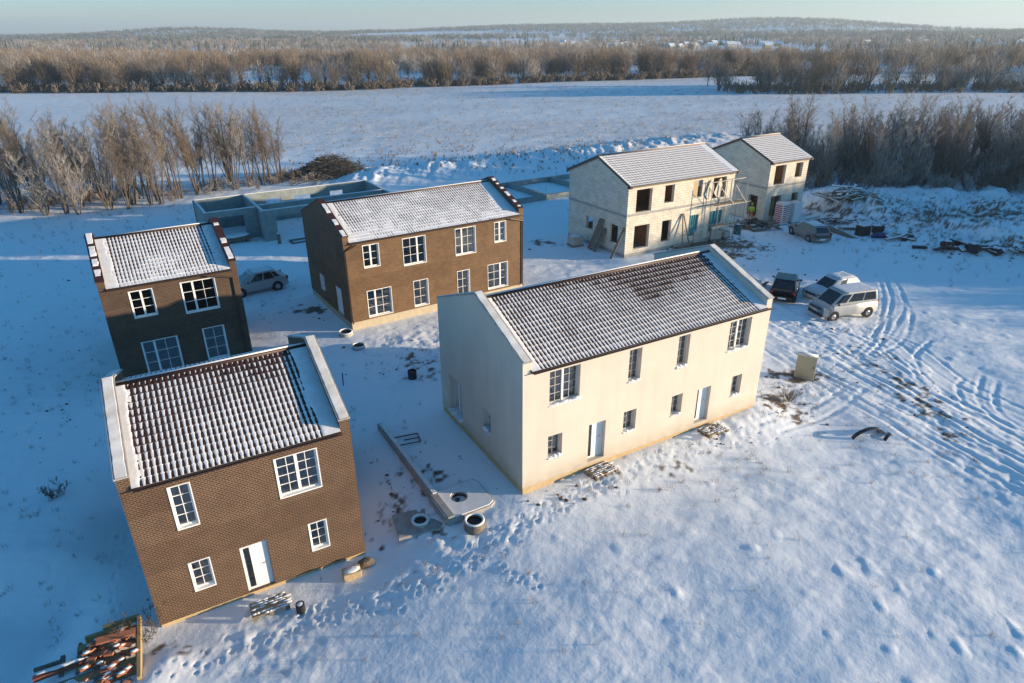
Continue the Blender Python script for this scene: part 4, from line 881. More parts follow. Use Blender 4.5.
# bent black pipe / strips
t = thing('bent_strip', 'bent black plastic strips sticking out of the snow in the open foreground', 'strips', (17.0, 26.5, gz(17, 26.5)), 0)
for k, (r, off, a0, a1) in enumerate(((.95, .2, 15, 165), (.7, .55, 100, 175), (.4, 1.1, 20, 150))):
    pts = [(off - .4 - r * math.cos(R(a)) * .9, .35 * math.cos(R(a)) * -1 - .1 * k, r * .42 * math.sin(R(a)) - .12) for a in np.linspace(a0, a1, 12)]
    m = MB()
    for p, q in zip(pts, pts[1:]): m.prism([(p[0], p[1] - .1, p[2]), (p[0], p[1] + .12, p[2]), (q[0], q[1] + .12, q[2]), (q[0], q[1] - .1, q[2])], (0, 0, .04))
    m.build('strip', M['black'], t)

# debris on the right: stacked boards, planks, tarpaulins, heaps
def heap(name, x, y, rz, label, cat, n, size, mats, seed, snowk=.5, spread=(1., 1.)):
    rn = random.Random(seed); t = thing(name, label, cat, (x, y, gz(x, y)), rz)
    for k in range(n):
        m = MB(); px, py = rn.gauss(0, spread[0] * .5), rn.gauss(0, spread[1] * .5); h = max(0, 1 - math.hypot(px / spread[0], py / spread[1])) * size[3]
        T = Matrix.Translation((px, py, h * rn.random() + .1)) @ Matrix.Rotation(rn.uniform(-.5, .5) + (1.5 if rn.random() < .25 else 0), 4, 'Z') @ Matrix.Rotation(rn.uniform(-.35, .35), 4, 'Y') @ Matrix.Rotation(rn.uniform(-.5, .5), 4, 'X')
        a, b, c = size[0] * rn.uniform(.5, 1.3), size[1] * rn.uniform(.6, 1.4), size[2]
        m.box(-a / 2, a / 2, -b / 2, b / 2, -c / 2, c / 2, T); q = m.build('piece', M[rn.choice(mats)], t)
        if rn.random() < snowk: m = MB(); m.box(-a / 2 + .02, a / 2 - .02, -b / 2 + .01, b / 2 - .01, c / 2 + .001, c / 2 + .04, T); m.build('snow', M['roofsnow'], q)
    return t
heap('timber_heap', 34.2, 67.4, R(20), 'heap of snow-dusted boards on the mound right of the farthest house', 'boards', 46, (2.6, .25, .06, 1.1), ['wood_grey', 'wood', 'wood_grey'], 3, .6, (2.4, 1.6))
heap('timber_heap', 31.8, 63.2, R(-20), 'low scatter of boards at the foot of the mound', 'boards', 16, (2.2, .25, .06, .2), ['wood_grey', 'wood_grey', 'black'], 4, .5, (2.2, 1.2))
heap('timber_heap', 38.3, 53.3, R(-10), 'row of dark rubbish and boards along the edge of the rough ground', 'rubbish', 22, (1.3, .6, .12, .4), ['black', 'black', 'wood_grey', 'tile_red'], 5, .55, (3.0, .8))
heap('timber_heap', 34.2, 56.6, R(30), 'small snowy rubbish heap left of the dark rubbish row', 'rubbish', 10, (1.2, .4, .1, .35), ['wood_grey', 'soil', 'black'], 6, .6, (1., .8))
heap('timber_heap', 22.9, 61.2, R(30), 'dark stack of boards in the gap between the two block houses', 'boards', 26, (1.8, .4, .08, .8), ['wood_grey', 'black', 'wood_grey'], 8, .1, (1.7, 1.2))
heap('timber_heap', 17.2, 46.6, R(-25), 'broken boards and soil lumps near the black car', 'boards', 12, (1.4, .25, .06, .2), ['wood_grey', 'black', 'soil'], 9, .4, (1.8, .9))
heap('timber_heap', 42, 52.4, R(-25), 'last dark boards of the rubbish edge at the far right', 'boards', 8, (1.2, .4, .1, .4), ['black', 'wood_grey'], 10, .4, (1.2, .6))
t = thing('plank_stack', 'long plank stack lying on the snow behind the dusty silver car', 'planks', (30.2, 59.8, gz(30.2, 59.8)), R(-82))
for k in range(4): m = MB(); m.box(-2.4 + .2 * k, 2.3 + .1 * k, -.3 + .17 * k, -.15 + .17 * k, .1, .2); m.build('plank', M['wood_grey'], t)
for k in (-1.6, 1.6): m = MB(); m.box(k, k + .1, -.35, .4, -.1, .1); m.build('bearer', M['wood_grey'], t)
t = thing('plank_stack', 'two crossed dark planks beside the long plank stack', 'planks', (31.8, 60.6, gz(31.8, 60.6)), R(-30))
for k in range(2): m = MB(); m.box(-1.1, 1.2, -.1, .12, .05 + .1 * k, .12 + .1 * k, Matrix.Rotation(.5 * k, 4, 'Z')); m.build('plank', M['wood_grey'], t)
t = thing('crate', 'black box with a pale side standing beside the blue sheet', 'box', (32.0, 58.7, gz(32, 58.7)), R(20)); m = MB(); m.box(-.5, .5, -.4, .4, 0, .95); m.build('shell', M['black'], t, bevel=.02); m = MB(); m.box(.505, .55, -.4, .4, .02, .93); m.build('panel', M['wrap'], t); m = MB(); m.box(-.48, .48, -.38, .38, .951, 1.0); m.build('snow', M['roofsnow'], t)
t = thing('crate', 'smaller black box behind the blue sheet', 'box', (33.6, 59.3, gz(33.6, 59.3)), R(5)); m = MB(); m.box(-.5, .5, -.3, .3, 0, .6); m.build('shell', M['black'], t, bevel=.02); m = MB(); m.box(-.45, .2, -.28, .28, .601, .66); m.build('snow', M['roofsnow'], t)
t = thing('tarpaulin', 'crumpled dark blue sheet lying on the snow beside the black box', 'tarpaulin', (33.1, 57.7, gz(33.1, 57.7)), R(10)); m = MB(); m.lump((0, 0, .12), (.95, .5, .3), 6, 14, jit=.28); m.build('sheet', mat('navy_sheet', (.012, .035, .12), .4), t)
t = thing('crate', 'short dark beam lying alone left of the rubbish row', 'beam', (34.6, 54.0, gz(34.6, 54)), R(-12)); m = MB(); m.box(-.6, .5, -.15, .15, 0, .2); m.build('beam', M['black'], t); m = MB(); m.lump((.7, 0, .05), (.35, .2, .12), 2, 8); m.build('snow', M['roofsnow'], t, smooth=True)
for i, (x, y, r, lb) in enumerate(((36.6, 53.6, .6, 'rusty red bag at the left of the rubbish row'), (38.2, 52.7, .75, 'largest black bag in the middle of the rubbish row'), (39.9, 52.3, .55, 'black bag at the right of the rubbish row'))):
    t = thing('rubbish_bag', lb, 'bag', (x, y, gz(x, y)), i, 'bags in the rubbish row'); m = MB(); m.lump((0, 0, r * .45), (r, r * .8, r * .6), i + 3, 12, jit=.2); m.build('bag', M['tile_red'] if i == 0 else M['black'], t); m = MB(); m.lump((0, .05, r * .95), (r * .5, r * .4, r * .15), i + 3, 10, jit=.1); m.build('snow', M['roofsnow'], t, smooth=True)
rn = random.Random(21)
for i in range(9):
    x, y = 15.3 + i * .55 + rn.uniform(-.3, .3), 55.0 + i * .33 + rn.uniform(-.5, .3)
    t = thing('rubble_lump', 'lump of frozen soil below the openings of the scaffolded block house', 'rubble', (x - 3, y - 1.6 + .9, gz(x - 3, y - .7)), rn.random() * 3, 'soil lumps before the block house')
    m = MB(); m.lump((0, 0, .1), (rn.uniform(.3, .6), rn.uniform(.25, .5), rn.uniform(.2, .35)), i, 10, jit=.25); m.build('lump', M['soil'], t)

# brick pallet in the bottom left corner
def brick_pile():
    M['redbrick'] = mat('red_brick', (.34, .11, .06), .85, (.45, .19, .10), 5); M['oldboard'] = mat('yellow_board', (.42, .30, .13), .85, (.33, .24, .12), 5)
    bx, by = -12.3, 14.1; z = gz(bx, by); a = R(27)
    t = thing('brick_pallet', 'broken pallet of red bricks in the bottom left corner, mixed with boards and snow', 'bricks', (bx, by, z), a); rn = random.Random(5)
    for k in range(6): m = MB(); m.box(-.9, .85, -1.2 + .42 * k, -.95 + .42 * k, .1, .13); m.build('slat', M['oldboard'], t)
    for x in (-.9, .7): m = MB(); m.box(x, x + .1, -1.25, 1.3, 0, .099); m.build('bearer', M['wood_grey'], t)
    for k in range(62):
        x, y = rn.uniform(-.62, .78), rn.uniform(-1.25, 1.15); h = .17 + .5 * rn.random() * (1 - abs(y) / 1.9) * (.5 + .5 * (x > 0)); T = Matrix.Translation((x, y, h)) @ Matrix.Rotation(rn.uniform(-.8, .8), 4, 'Z') @ Matrix.Rotation(rn.uniform(-.35, .35), 4, 'X')
        m = MB(); m.box(-.125, .125, -.06, .06, -.0325, .0325, T); q = m.build('brick', M['redbrick'], t)
        if rn.random() < .45: m = MB(); m.lump(T @ Vector((0, 0, .035)), (.11, .06, .03), k, 8, jit=.12); m.build('snow', M['roofsnow'], q, smooth=True)
    for x0, x1, y, h in ((-.7, .8, 1.28, .2), (-.2, .85, 1.42, .28)): m = MB(); m.box(x0, x1, y, y + .12, h - .2, h); m.build('board', M['oldboard'], t)
    m = MB(); m.box(.80, .90, -1.2, 1.35, .13, .38); m.build('board', M['oldboard'], t)
    m = MB(); m.box(-.3, .75, .35, .62, .62, .66, Matrix.Rotation(.08, 4, 'Y')); m.build('board', M['redbrick'], t)
    t = thing('frame_boards', 'rust-red beam and snow-covered frame boards left of the brick pallet', 'boards', (-13.55, 13.85, gz(-13.55, 13.85)), a)
    m = MB(); m.box(-.75, 1.1, -.05, .12, .1, .24, Matrix.Rotation(-.04, 4, 'Y')); q = m.build('beam', mat('rusty_beam', (.22, .06, .04), .7, (.3, .1, .06), 6), t)
    m = MB(); m.lump((.0, .05, .28), (.7, .07, .04), 3, 14, jit=.2); m.build('snow', M['roofsnow'], q, smooth=True)
    for (x0, y0, x1, y1, w_) in ((-.8, .45, -.1, .55, .09), (-.12, -.1, .0, .6, .07), (-.6, -.45, .9, -.35, .08), (.85, -1.0, .95, .1, .1), (-.3, -.95, .8, -.85, .07), (-.7, -.3, -.5, -.28, .07)):
        m = MB(); m.box(min(x0, x1), max(x0, x1), min(y0, y1) - w_ / 2, max(y0, y1) + w_ / 2 if abs(y1 - y0) > .3 else min(y0, y1) + w_ / 2, .03, .13); m.build('board', M['wood_grey'], t)
brick_pile()

# ------------------------------------------------------------ trees
def sticks(P0, P1, r0, r1, n=3):
    P0 = np.asarray(P0, float); P1 = np.asarray(P1, float); r0 = np.asarray(r0); r1 = np.asarray(r1); N = len(P0)
    d = P1 - P0; d /= np.linalg.norm(d, axis=1, keepdims=True) + 1e-9; ref = np.where(np.abs(d[:, 2:3]) < .9, [[0, 0, 1.]], [[1., 0, 0]]); u = np.cross(d, ref); u /= np.linalg.norm(u, axis=1, keepdims=True); v = np.cross(d, u)
    V = np.zeros((N, 2 * n, 3))
    for k in range(n):
        a = 2 * math.pi * k / n; o = u * math.cos(a) + v * math.sin(a); V[:, k] = P0 + o * r0[:, None]; V[:, n + k] = P1 + o * r1[:, None]
    F = np.array([(k, (k + 1) % n, n + (k + 1) % n, n + k) for k in range(n)]); F = (np.arange(N)[:, None, None] * 2 * n + F[None]).reshape(-1, 4)
    return V.reshape(-1, 3), F
def tree_data(seed, H=11., stems=3, spread=.22, lean=.15, nb=16, nt=12, tw=.011, crown0=.3, sub=4):
    rn = random.Random(seed); tr = ([], [], [], []); br = ([], [], [], [])
    def add(L, a, b, x, y): L[0].append(tuple(a)); L[1].append(tuple(b)); L[2].append(x); L[3].append(y)
    for s in range(stems):
        az = rn.uniform(0, 6.28); h = H * rn.uniform(.78, 1.0); p = Vector((.022 * H * math.cos(az), .022 * H * math.sin(az), -.2)) if stems > 1 else Vector((0, 0, -.2)); d = Vector((math.cos(az) * lean, math.sin(az) * lean, 1)); nseg = 8; r = (.0095 if stems > 2 else .012) * h * rn.uniform(.7, 1.1); pts = [p.copy()]
        for k in range(nseg):
            d = (d + Vector((rn.uniform(-.08, .08), rn.uniform(-.08, .08), .05))).normalized(); q = p + d * (h / nseg); f = k / nseg
            add(tr if f < .75 else br, p, q, r * (1 - f * .85), r * (1 - (k + 1) / nseg * .85)); p = q; pts.append(p.copy())
        for k in range(nb):
            f = crown0 + (1 - crown0) * (k + rn.random()) / nb * .96; i = min(int(f * nseg), nseg - 1); o = pts[i].lerp(pts[i + 1], f * nseg - i); az2 = rn.uniform(0, 6.28); ln = H * spread * (1.15 - f * .75) * rn.uniform(.6, 1.25)
            bd = Vector((math.cos(az2), math.sin(az2), rn.uniform(.7, 1.6))).normalized(); pp = o; rb = r * (1 - f * .85) * .5
            for g in range(3):
                bd = (bd + Vector((rn.uniform(-.2, .2), rn.uniform(-.2, .2), .12))).normalized(); qq = pp + bd * ln / 3; add(br, pp, qq, max(rb * (1 - g / 3.2), tw), max(rb * (1 - (g + 1) / 3.2), tw)); 
                for c in range(nt // 3):
                    st = pp.lerp(qq, rn.random()); cd = (bd * .8 + Vector((rn.uniform(-1, 1), rn.uniform(-1, 1), rn.uniform(-.2, 1)))).normalized(); cl = ln * rn.uniform(.2, .45); e = st + cd * cl; add(br, st, e, tw, tw * .6)
                    for c2 in range(sub):
                        s2 = st.lerp(e, rn.uniform(.2, 1)); c2d = (cd + Vector((rn.uniform(-.8, .8), rn.uniform(-.8, .8), rn.uniform(-.3, .8)))).normalized(); add(br, s2, s2 + c2d * cl * rn.uniform(.3, .7), tw * .75, tw * .4)
                pp = qq
    return tr, br
def tree_proto(name, seed, mats, **kw):
    tr, br = tree_data(seed, **kw); V, F = sticks(*tr, n=6); mt = np_mesh(name + '_trunk', V, F, [M['bark']]); V, F = sticks(*br, n=3)
    rn = np.random.default_rng(seed); N = len(br[0]); k = rn.random(N) < .35; mc = np_mesh(name + '_crown', V, F, mats, midx=np.repeat(k.astype(int), 3)); return mt, mc
def plant_tree(p, x, y, sc, rz, label, cat, group, name='tree'):
    t = thing(name, label, cat, (x, y, gz(x, y) - .05), rz, group); t.scale = (sc[0], sc[0], sc[1]); link('trunk', p[0], t); link('crown', p[1], t); return t
B_, T_, G_, F_ = M['twig_brown'], M['twig_tan'], M['twig_grey'], M['twig_frost']
TP = [tree_proto('birch', 11, [B_, F_], H=10.5, stems=5, spread=.22, lean=.17, nb=17, nt=15, tw=.0070, sub=5), tree_proto('birch', 12, [T_, B_], H=11, stems=3, spread=.24, lean=.12, nb=24, nt=15, tw=.0070, sub=5), tree_proto('birch', 13, [G_, B_], H=10, stems=5, spread=.23, lean=.2, nb=16, nt=15, tw=.0070, sub=5),
      tree_proto('willow', 14, [F_, G_], H=7.5, stems=7, spread=.30, lean=.34, nb=11, nt=15, crown0=.15, tw=.009), tree_proto('willow', 15, [G_, F_], H=8.5, stems=6, spread=.28, lean=.26, nb=13, nt=15, crown0=.12, tw=.009), tree_proto('willow', 16, [G_, B_], H=9.5, stems=4, spread=.28, lean=.2, nb=17, nt=15, crown0=.12, tw=.009)]
rn = random.Random(3)
GL = 'bare trees of the left grove'
# trunk feet of the left grove, read off along its front edge and behind it
feet = [(-48.3, 67.9), (-46.6, 68.6), (-45.2, 68.2), (-50.5, 70.5), (-43.0, 70.2), (-41.3, 70.6), (-39.6, 72.2), (-38.6, 72.6), (-37.8, 75.5), (-36.6, 77.5), (-35.6, 79.3), (-33.4, 80.5), (-31.9, 81.6), (-30.6, 82.4), (-29.6, 82.6), (-28.9, 83.8),
        (-47.5, 74), (-44.5, 76.5), (-42.4, 75.8), (-40.2, 79), (-38, 82), (-52.5, 73.5), (-54.5, 76), (-50.2, 78), (-56.5, 72.5), (-46, 81), (-59, 78), (-55, 82), (-63, 80), (-60, 74.5), (-35.5, 84.5), (-49, 84), (-41.8, 72.8), (-39.9, 74.6), (-44.2, 72), (-46.5, 71.4), (-34.4, 81.8), (-51.5, 68.8), (-53, 70.5), (-37.4, 79)]
for i, (x, y) in enumerate(feet):
    fr = x < -43 and y < 74; k = rn.choice([3, 4]) if (fr and rn.random() < .5) else rn.choice([0, 1, 2])
    s = rn.uniform(.80, 1.0) * (1.15 if k >= 3 else 1.0); lab = {0: 'bare brown birch clump in the left grove', 1: 'bare tan-twigged birch in the left grove', 2: 'bare dark-twigged birch clump in the left grove', 3: 'bare frosted willow in the left grove', 4: 'bare grey willow in the left grove'}[k]
    plant_tree(TP[k], x, y, (s * 1.0, s), rn.uniform(0, 6.28), lab, 'tree', GL + (' with frost' if k >= 3 else ''))
GR = 'bare trees of the right grove'; n = 0
while n < 105:
    x = rn.uniform(33, 92); y = rn.uniform(69, 100)
    edge = 76.5 if x < 47 else (76.5 - (x - 47) * .42 if x < 62 else 70)
    if y < edge or abs(x) > .86 * y + 12: continue
    k = rn.choice([3, 3, 4, 4, 5, 5, 2, 0]); s = rn.uniform(.8, 1.08) * (1.15 if rn.random() < .12 else 1) * (.8 if x < 40 else .95)
    lab = {0: 'bare brown birch in the right thicket', 2: 'bare dark birch clump in the right thicket', 3: 'bare frosted willow in the right thicket', 4: 'bare pale grey willow in the right thicket', 5: 'bare brown willow in the right thicket'}[k]
    plant_tree(TP[k], x, y, (s, s), rn.uniform(0, 6.28), lab, 'tree', GR + {0: ', brown', 2: ', dark', 3: ', frosted', 4: ', pale', 5: ', willow'}[k]); n += 1

# many plants merged as one mass
def mass(name, label, cat, protos, pts, kind='stuff'):
    """protos: list of (V, F, midx); pts: x, y, z, scale xy, scale z, proto, angle"""
    VV = []; FF = []; MI = []; base = 0
    for k, (V, F, mi) in enumerate(protos):
        q = [p for p in pts if p[5] == k]
        if not q: continue
        q = np.array(q, float); c, s = np.cos(q[:, 6]), np.sin(q[:, 6]); X = V[None, :, 0] * q[:, 3:4]; Y = V[None, :, 1] * q[:, 3:4]
        W_ = np.stack([X * c[:, None] - Y * s[:, None] + q[:, 0:1], X * s[:, None] + Y * c[:, None] + q[:, 1:2], V[None, :, 2] * q[:, 4:5] + q[:, 2:3]], -1)
        n = len(q); VV.append(W_.reshape(-1, 3)); FF.append((F[None] + (np.arange(n) * len(V))[:, None, None]).reshape(-1, F.shape[1]) + base); MI.append(np.tile(mi, n)); base += n * len(V)
    me = np_mesh(name, np.concatenate(VV), np.concatenate(FF), MATS_MASS, midx=np.concatenate(MI)); o = link(name, me); tag(o, label, cat, kind=kind); return o
MATS_MASS = [M['bark'], B_, T_, G_, F_, M['dgreen'], M['snow']]
def bush_proto(seed, H, stems, tw, mi, sub=2, spread=.3, nb=6, nt=6, lean=.5):
    tr, br = tree_data(seed, H=H, stems=stems, spread=spread, lean=lean, nb=nb, nt=nt, tw=tw, crown0=.15, sub=sub)
    V, F = sticks(*[a + b for a, b in zip(tr, br)], n=3); rn_ = np.random.default_rng(seed); k = rn_.random(len(F) // 3); m = np.where(k < .7, mi[0], mi[1]); m[:len(tr[0])] = 0
    return V, F, np.repeat(m, 3)
# undergrowth of the right thicket and fringe of the left grove
bp_ = [bush_proto(31, 2.6, 6, .012, (3, 4)), bush_proto(32, 2.2, 6, .012, (1, 3)), bush_proto(33, 1.8, 7, .012, (4, 3))]
pts = []
GZ = lambda X, Y: gz0(np.array(X, float), np.array(Y, float))
xs = RNG.uniform(31, 95, 1500); ys_ = RNG.uniform(68, 100, 1500)
for x, y in zip(xs, ys_):
    edge = 74.5 if x < 47 else (74.5 - (x - 47) * .42 if x < 62 else 68.5)
    if y < edge or RNG.random() < .35: continue
    pts.append([x, y, 0, RNG.uniform(.8, 1.5), RNG.uniform(.8, 1.7), RNG.integers(0, 3), RNG.uniform(0, 6.3)])
zz = GZ([p[0] for p in pts], [p[1] for p in pts])
for p, z in zip(pts, zz): p[2] = z - .1
mass('undergrowth', 'tangled frosted undergrowth filling the right thicket', 'undergrowth', bp_, pts)
pts = []
for k in range(170):
    f = RNG.random(); x = -62 + 35 * f + RNG.normal(0, 2.2); y = 67 + 17 * f ** 1.2 + RNG.normal(0, 2.4) + 2
    pts.append([x, y, 0, RNG.uniform(.5, 1.2), RNG.uniform(.4, .9), RNG.integers(0, 3), RNG.uniform(0, 6.3)])
zz = GZ([p[0] for p in pts], [p[1] for p in pts])
for p, z in zip(pts, zz): p[2] = z - .1
mass('undergrowth', 'low frosted scrub round the feet of the left grove', 'undergrowth', bp_, pts)
# brush pile right of the left grove
def brush():
    x, y = -23.6, 88.0; t = thing('brush_pile', 'low dark pile of cut branches beside the left grove', 'brush pile', (x, y, gz(x, y)), R(10)); rn_ = np.random.default_rng(4); N = 3000
    c = np.stack([rn_.normal(0, 3.0, N), rn_.normal(0, 1.5, N), np.zeros(N)], 1); c[:, 2] = 2.7 * np.exp(-(c[:, 0] / 3.6) ** 2 - (c[:, 1] / 1.8) ** 2) * rn_.random(N)
    d = np.stack([rn_.normal(1, .25, N), rn_.normal(.1, .3, N), rn_.normal(.05, .2, N)], 1); ln = rn_.uniform(.6, 2.0, N)[:, None]; V, F = sticks(c - d * ln / 2, c + d * ln / 2, np.full(N, .03), np.full(N, .014)); link('branches', np_mesh('branches', V, F, [M['bark'], G_], midx=np.repeat((rn_.random(N) < .3).astype(int), 3)), t)
brush()
# dead bush at the wall corner, dry grass and twigs
for i, (x, y, s, lb) in enumerate(((-11.75, 15.35, .5, 'dark leafless bush at the front left corner of the nearest house'), (-18.6, 21.9, .35, 'small dry weed alone in the shaded snow left of the nearest house'), (14.2, 29.6, .4, 'dry weeds beside the right corner of the cream house'))):
    t = thing('bush', lb, 'bush', (x, y, gz(x, y) - .05), i); tr, br = tree_data(60 + i, H=1.6 * s / .5, stems=6, spread=.35, lean=.8, nb=6, nt=9, tw=.008, crown0=.1, sub=2)
    V, F = sticks(*tr, n=4); link('stems', np_mesh('stems', V, F, [M['bark']]), t); V, F = sticks(*br, n=3); link('twigs', np_mesh('twigs', V, F, [M['bark'] if i == 0 else B_]), t)
def tufts():
    rn_ = np.random.default_rng(8); P0 = []; 
    zones = [(13.8, 29.5, 1.3, 1.6, 70), (9.3, 24.2, 1.6, .8, 30), (15.3, 32.3, 1.5, .6, 30), (17.5, 25.6, 1.5, 1.2, 40), (6, 22.2, 3, .8, 30), (-4.2, 22.5, 1, 2, 30), (-8, 26.5, 2, 2, 30), (-24, 28, 7, 9, 420), (-19, 18, 3, 4, 90), (-27, 42, 8, 8, 150), (45, 62, 12, 7, 800), (38, 58, 5, 4, 200), (34, 67, 4, 3, 150), (12, 20, 9, 4, 60), (-2, 16, 3, 1.5, 30), (-4, 33.5, 3, 1.2, 50), (-38, 60, 12, 8, 180), (4, 100, 22, 9, 700), (-40, 72, 14, 5, 300)]
    for cx, cy, rx, ry, n in zones:
        for k in range(n): 
            x, y = rn_.normal(cx, rx), rn_.normal(cy, ry); m = rn_.integers(4, 10); P0 += [(x + rn_.normal(0, .06), y + rn_.normal(0, .06), rn_.uniform(.12, .4) * (.6 if cy < 50 else 1.2)) for _ in range(m)]
    for k in range(1500):
        y = rn_.uniform(105, 255); x = rn_.uniform(-.35 * y, .75 * y); P0 += [(x + rn_.normal(0, .3), y + rn_.normal(0, .3), rn_.uniform(.3, .6)) for _ in range(5)]
    P = np.array(P0); z = gz0(P[:, 0], P[:, 1]) + micro(P[:, 0], P[:, 1]); keep = plots(P[:, 0], P[:, 1])[0] < .97; P = P[keep]; z = z[keep]; N = len(P)
    a = np.stack([P[:, 0], P[:, 1], z - .03], 1); b = a + np.stack([rn_.normal(0, .35, N) * P[:, 2], rn_.normal(0, .35, N) * P[:, 2], P[:, 2]], 1); far = np.where(P[:, 1] > 90, 4., 1.)
    V, F = sticks(a, b, .007 * far, .003 * far); me = np_mesh('dry_grass', V, F, [M['twig_tan'], B_], midx=np.repeat((rn_.random(N) < .4).astype(int), 3)); tag(link('dry_grass', me), 'dry grass stems poking through the snow', 'grass', kind='stuff')
    # clods and litter
    V = []; F = []; pr = MB()
    for cx, cy, rx, ry, n in [(a_, b_, c_, d_, int(e_ * .5)) for a_, b_, c_, d_, e_ in [(-4.2, 22.8, 1.1, 2.2, 40), (-4, 33.6, 3, 1.3, 60), (13.6, 29.2, 1.2, 1.6, 50), (16, 32.2, 1.6, .5, 30), (16, 54.6, 6, 1.0, 130), (20.8, 33, 1.6, 4, 90), (-24, 30, 7, 9, 240), (9.7, 25.4, .8, .5, 30), (1.8, 21.6, 1.4, .4, 30), (25.5, 63.8, 2, .8, 40), (40, 54, 5, 1.5, 80), (-8.6, 24, 1, 2, 20), (-14, 40.5, 1.5, 1, 25), (21, 50, 3, 2, 30)]]:
        for k in range(n):
            x, y = rn_.normal(cx, rx), rn_.normal(cy, ry); 
            if plots(np.array([x]), np.array([y]))[0][0] > .985: continue
            r = rn_.uniform(.02, .04) + .1 * rn_.random() ** 3 * (1.3 if cy > 45 else 1); pr.lump((x, y, gz(x, y)), (r, r * .8, r * .6), int(rn_.integers(0, 999)), 6, jit=.25)
    tag(pr.build('soil_clods', M['soil']), 'scattered clods of frozen soil on the snow', 'soil', kind='stuff')
tufts()

# ------------------------------------------------------------ far woods, village
def low_tree(seed, H, mi, n=70, w=.3, tw=.05, con=False):
    rn_ = np.random.default_rng(seed)
    if con:   # spruce: ragged stacked cones
        V = []; F = []
        for k in range(5):
            z0 = H * (.08 + .17 * k); z1 = min(H, z0 + H * .33); r = H * .2 * (1 - k / 5.4); b = len(V); m = 7
            for i in range(m): a = 6.283 * i / m + k; q = rn_.uniform(.7, 1.15); V.append((r * q * math.cos(a), r * q * math.sin(a), z0 + rn_.uniform(-.3, .3)))
            V.append((0, 0, z1))
            for i in range(m): F.append((b + i, b + (i + 1) % m, b + m, b + m))
        F = [(a, b, c, c) for a, b, c, d in F]; V = np.array(V); F = np.array(F); return V, F, np.full(len(F), mi[0])
    u = rn_.normal(0, 1, (n, 3)); u /= np.linalg.norm(u, axis=1, keepdims=True); rr = rn_.random(n) ** .4; c = u * rr[:, None] * [H * w, H * w, H * .40] + [0, 0, H * .56]
    d = u * [.6, .6, .5] + rn_.normal(0, .35, (n, 3)) + [0, 0, .7]; d /= np.linalg.norm(d, axis=1, keepdims=True); ln = rn_.uniform(.12, .26, n)[:, None] * H
    P0 = np.concatenate([[(0, 0, -.5)], np.tile([[0, 0, H * .2]], (6, 1)), c - d * ln / 2]); P1 = np.concatenate([[(0, 0, H * .6)], np.array([[math.cos(a) * H * w * .6, math.sin(a) * H * w * .6, H * .7] for a in np.arange(6) * 1.05]), c + d * ln / 2])
    r0 = np.concatenate([[H * .018], np.full(6, H * .009), np.full(n, tw)]); r1 = np.concatenate([[H * .008], np.full(6, H * .004), np.full(n, tw * .5)]); V, F = sticks(P0, P1, r0, r1)
    m = np.concatenate([np.zeros(7, int), np.where(rn_.random(n) < .75, mi[0], mi[1])]); return V, F, np.repeat(m, 3)
LP = [low_tree(1, 11, (1, 2), 260, .27, .035), low_tree(2, 11, (2, 1), 260, .25, .035), low_tree(3, 10, (3, 1), 280, .3, .035), low_tree(4, 9, (4, 3), 280, .33, .035), low_tree(5, 11, (3, 4), 260, .28, .035)]
LPM = [np_mesh('far_tree', V, F, MATS_MASS, midx=m) for V, F, m in LP]
LABS = ['bare brown tree', 'bare reddish tree', 'bare grey tree', 'bare frosted white tree', 'bare pale grey tree']
def far_tree(x, y, k, s, where, group):
    o = link('far_tree', LPM[k]); o.location = (x, y, gz(x, y) - .2); o.rotation_euler = (0, 0, rn.uniform(0, 6.28)); o.scale = (s * rn.uniform(.9, 1.2), s, s * rn.uniform(.85, 1.15)); tag(o, LABS[k] + ' ' + where, 'tree', group + ', ' + LABS[k])
rn = random.Random(9)
# clump at the right end of the field
for i in range(115):
    x = rn.uniform(62, 225); y = 204 + rn.random() ** 1.3 * 34 + .05 * abs(x - 100)
    if x < 76: k = 2
    else: k = rn.choice([0, 1, 3, 4, 3, 2])
    far_tree(x, y, k, rn.uniform(.75, 1.15), 'in the tree clump at the right edge of the open field', 'trees of the clump at the field edge')
# front row of the long belt beyond the field
def belt_y(x): return np.interp(x, [-260, -160, -60, 0, 60, 110, 170, 300], [230, 233, 240, 262, 280, 300, 310, 330])
for i in range(175):
    x = rn.uniform(-235, 150); y = float(belt_y(x)) + rn.random() * 7; k = rn.choice([0, 1, 2, 2, 3, 4, 0, 1])
    far_tree(x, y, k, rn.uniform(.7, 1.2), 'in the front row of the belt beyond the field', 'front row trees beyond the field')
# the rest of the woods, one mass
LP2 = [low_tree(21, 11, (1, 2), 110, .27, .06), low_tree(22, 11, (2, 1), 110, .25, .06), low_tree(23, 10, (3, 1), 120, .3, .06), low_tree(24, 9, (4, 3), 120, .33, .06), low_tree(25, 11, (3, 4), 110, .28, .06), low_tree(26, 13, (5, 5), con=True)]
def scatter(n, ya, yb, thr, sc, dens_seed, kinds, xk=.98, xoff=30, grow=1.):
    y = np.sqrt(RNG.uniform(ya ** 2, yb ** 2, n)); x = RNG.uniform(-1, 1, n) * (xk * y + xoff); d = fbm(x, y, sc, dens_seed, 3); ok = ((d > thr) | ((y > 1500) & (macro(x, y) > 22))) & (y > belt_y(x) + 4); x, y = x[ok], y[ok]; z = gz0(x, y)
    kn = fbm(x, y, sc * .4, dens_seed + 40, 2); return [(a, b, c - .3, s, s2, kinds(q), r) for a, b, c, s, s2, q, r in zip(x, y, z, RNG.uniform(.7, 1.15, len(x)) * grow, RNG.uniform(.7, 1.15, len(x)), kn, RNG.uniform(0, 6.3, len(x)))]
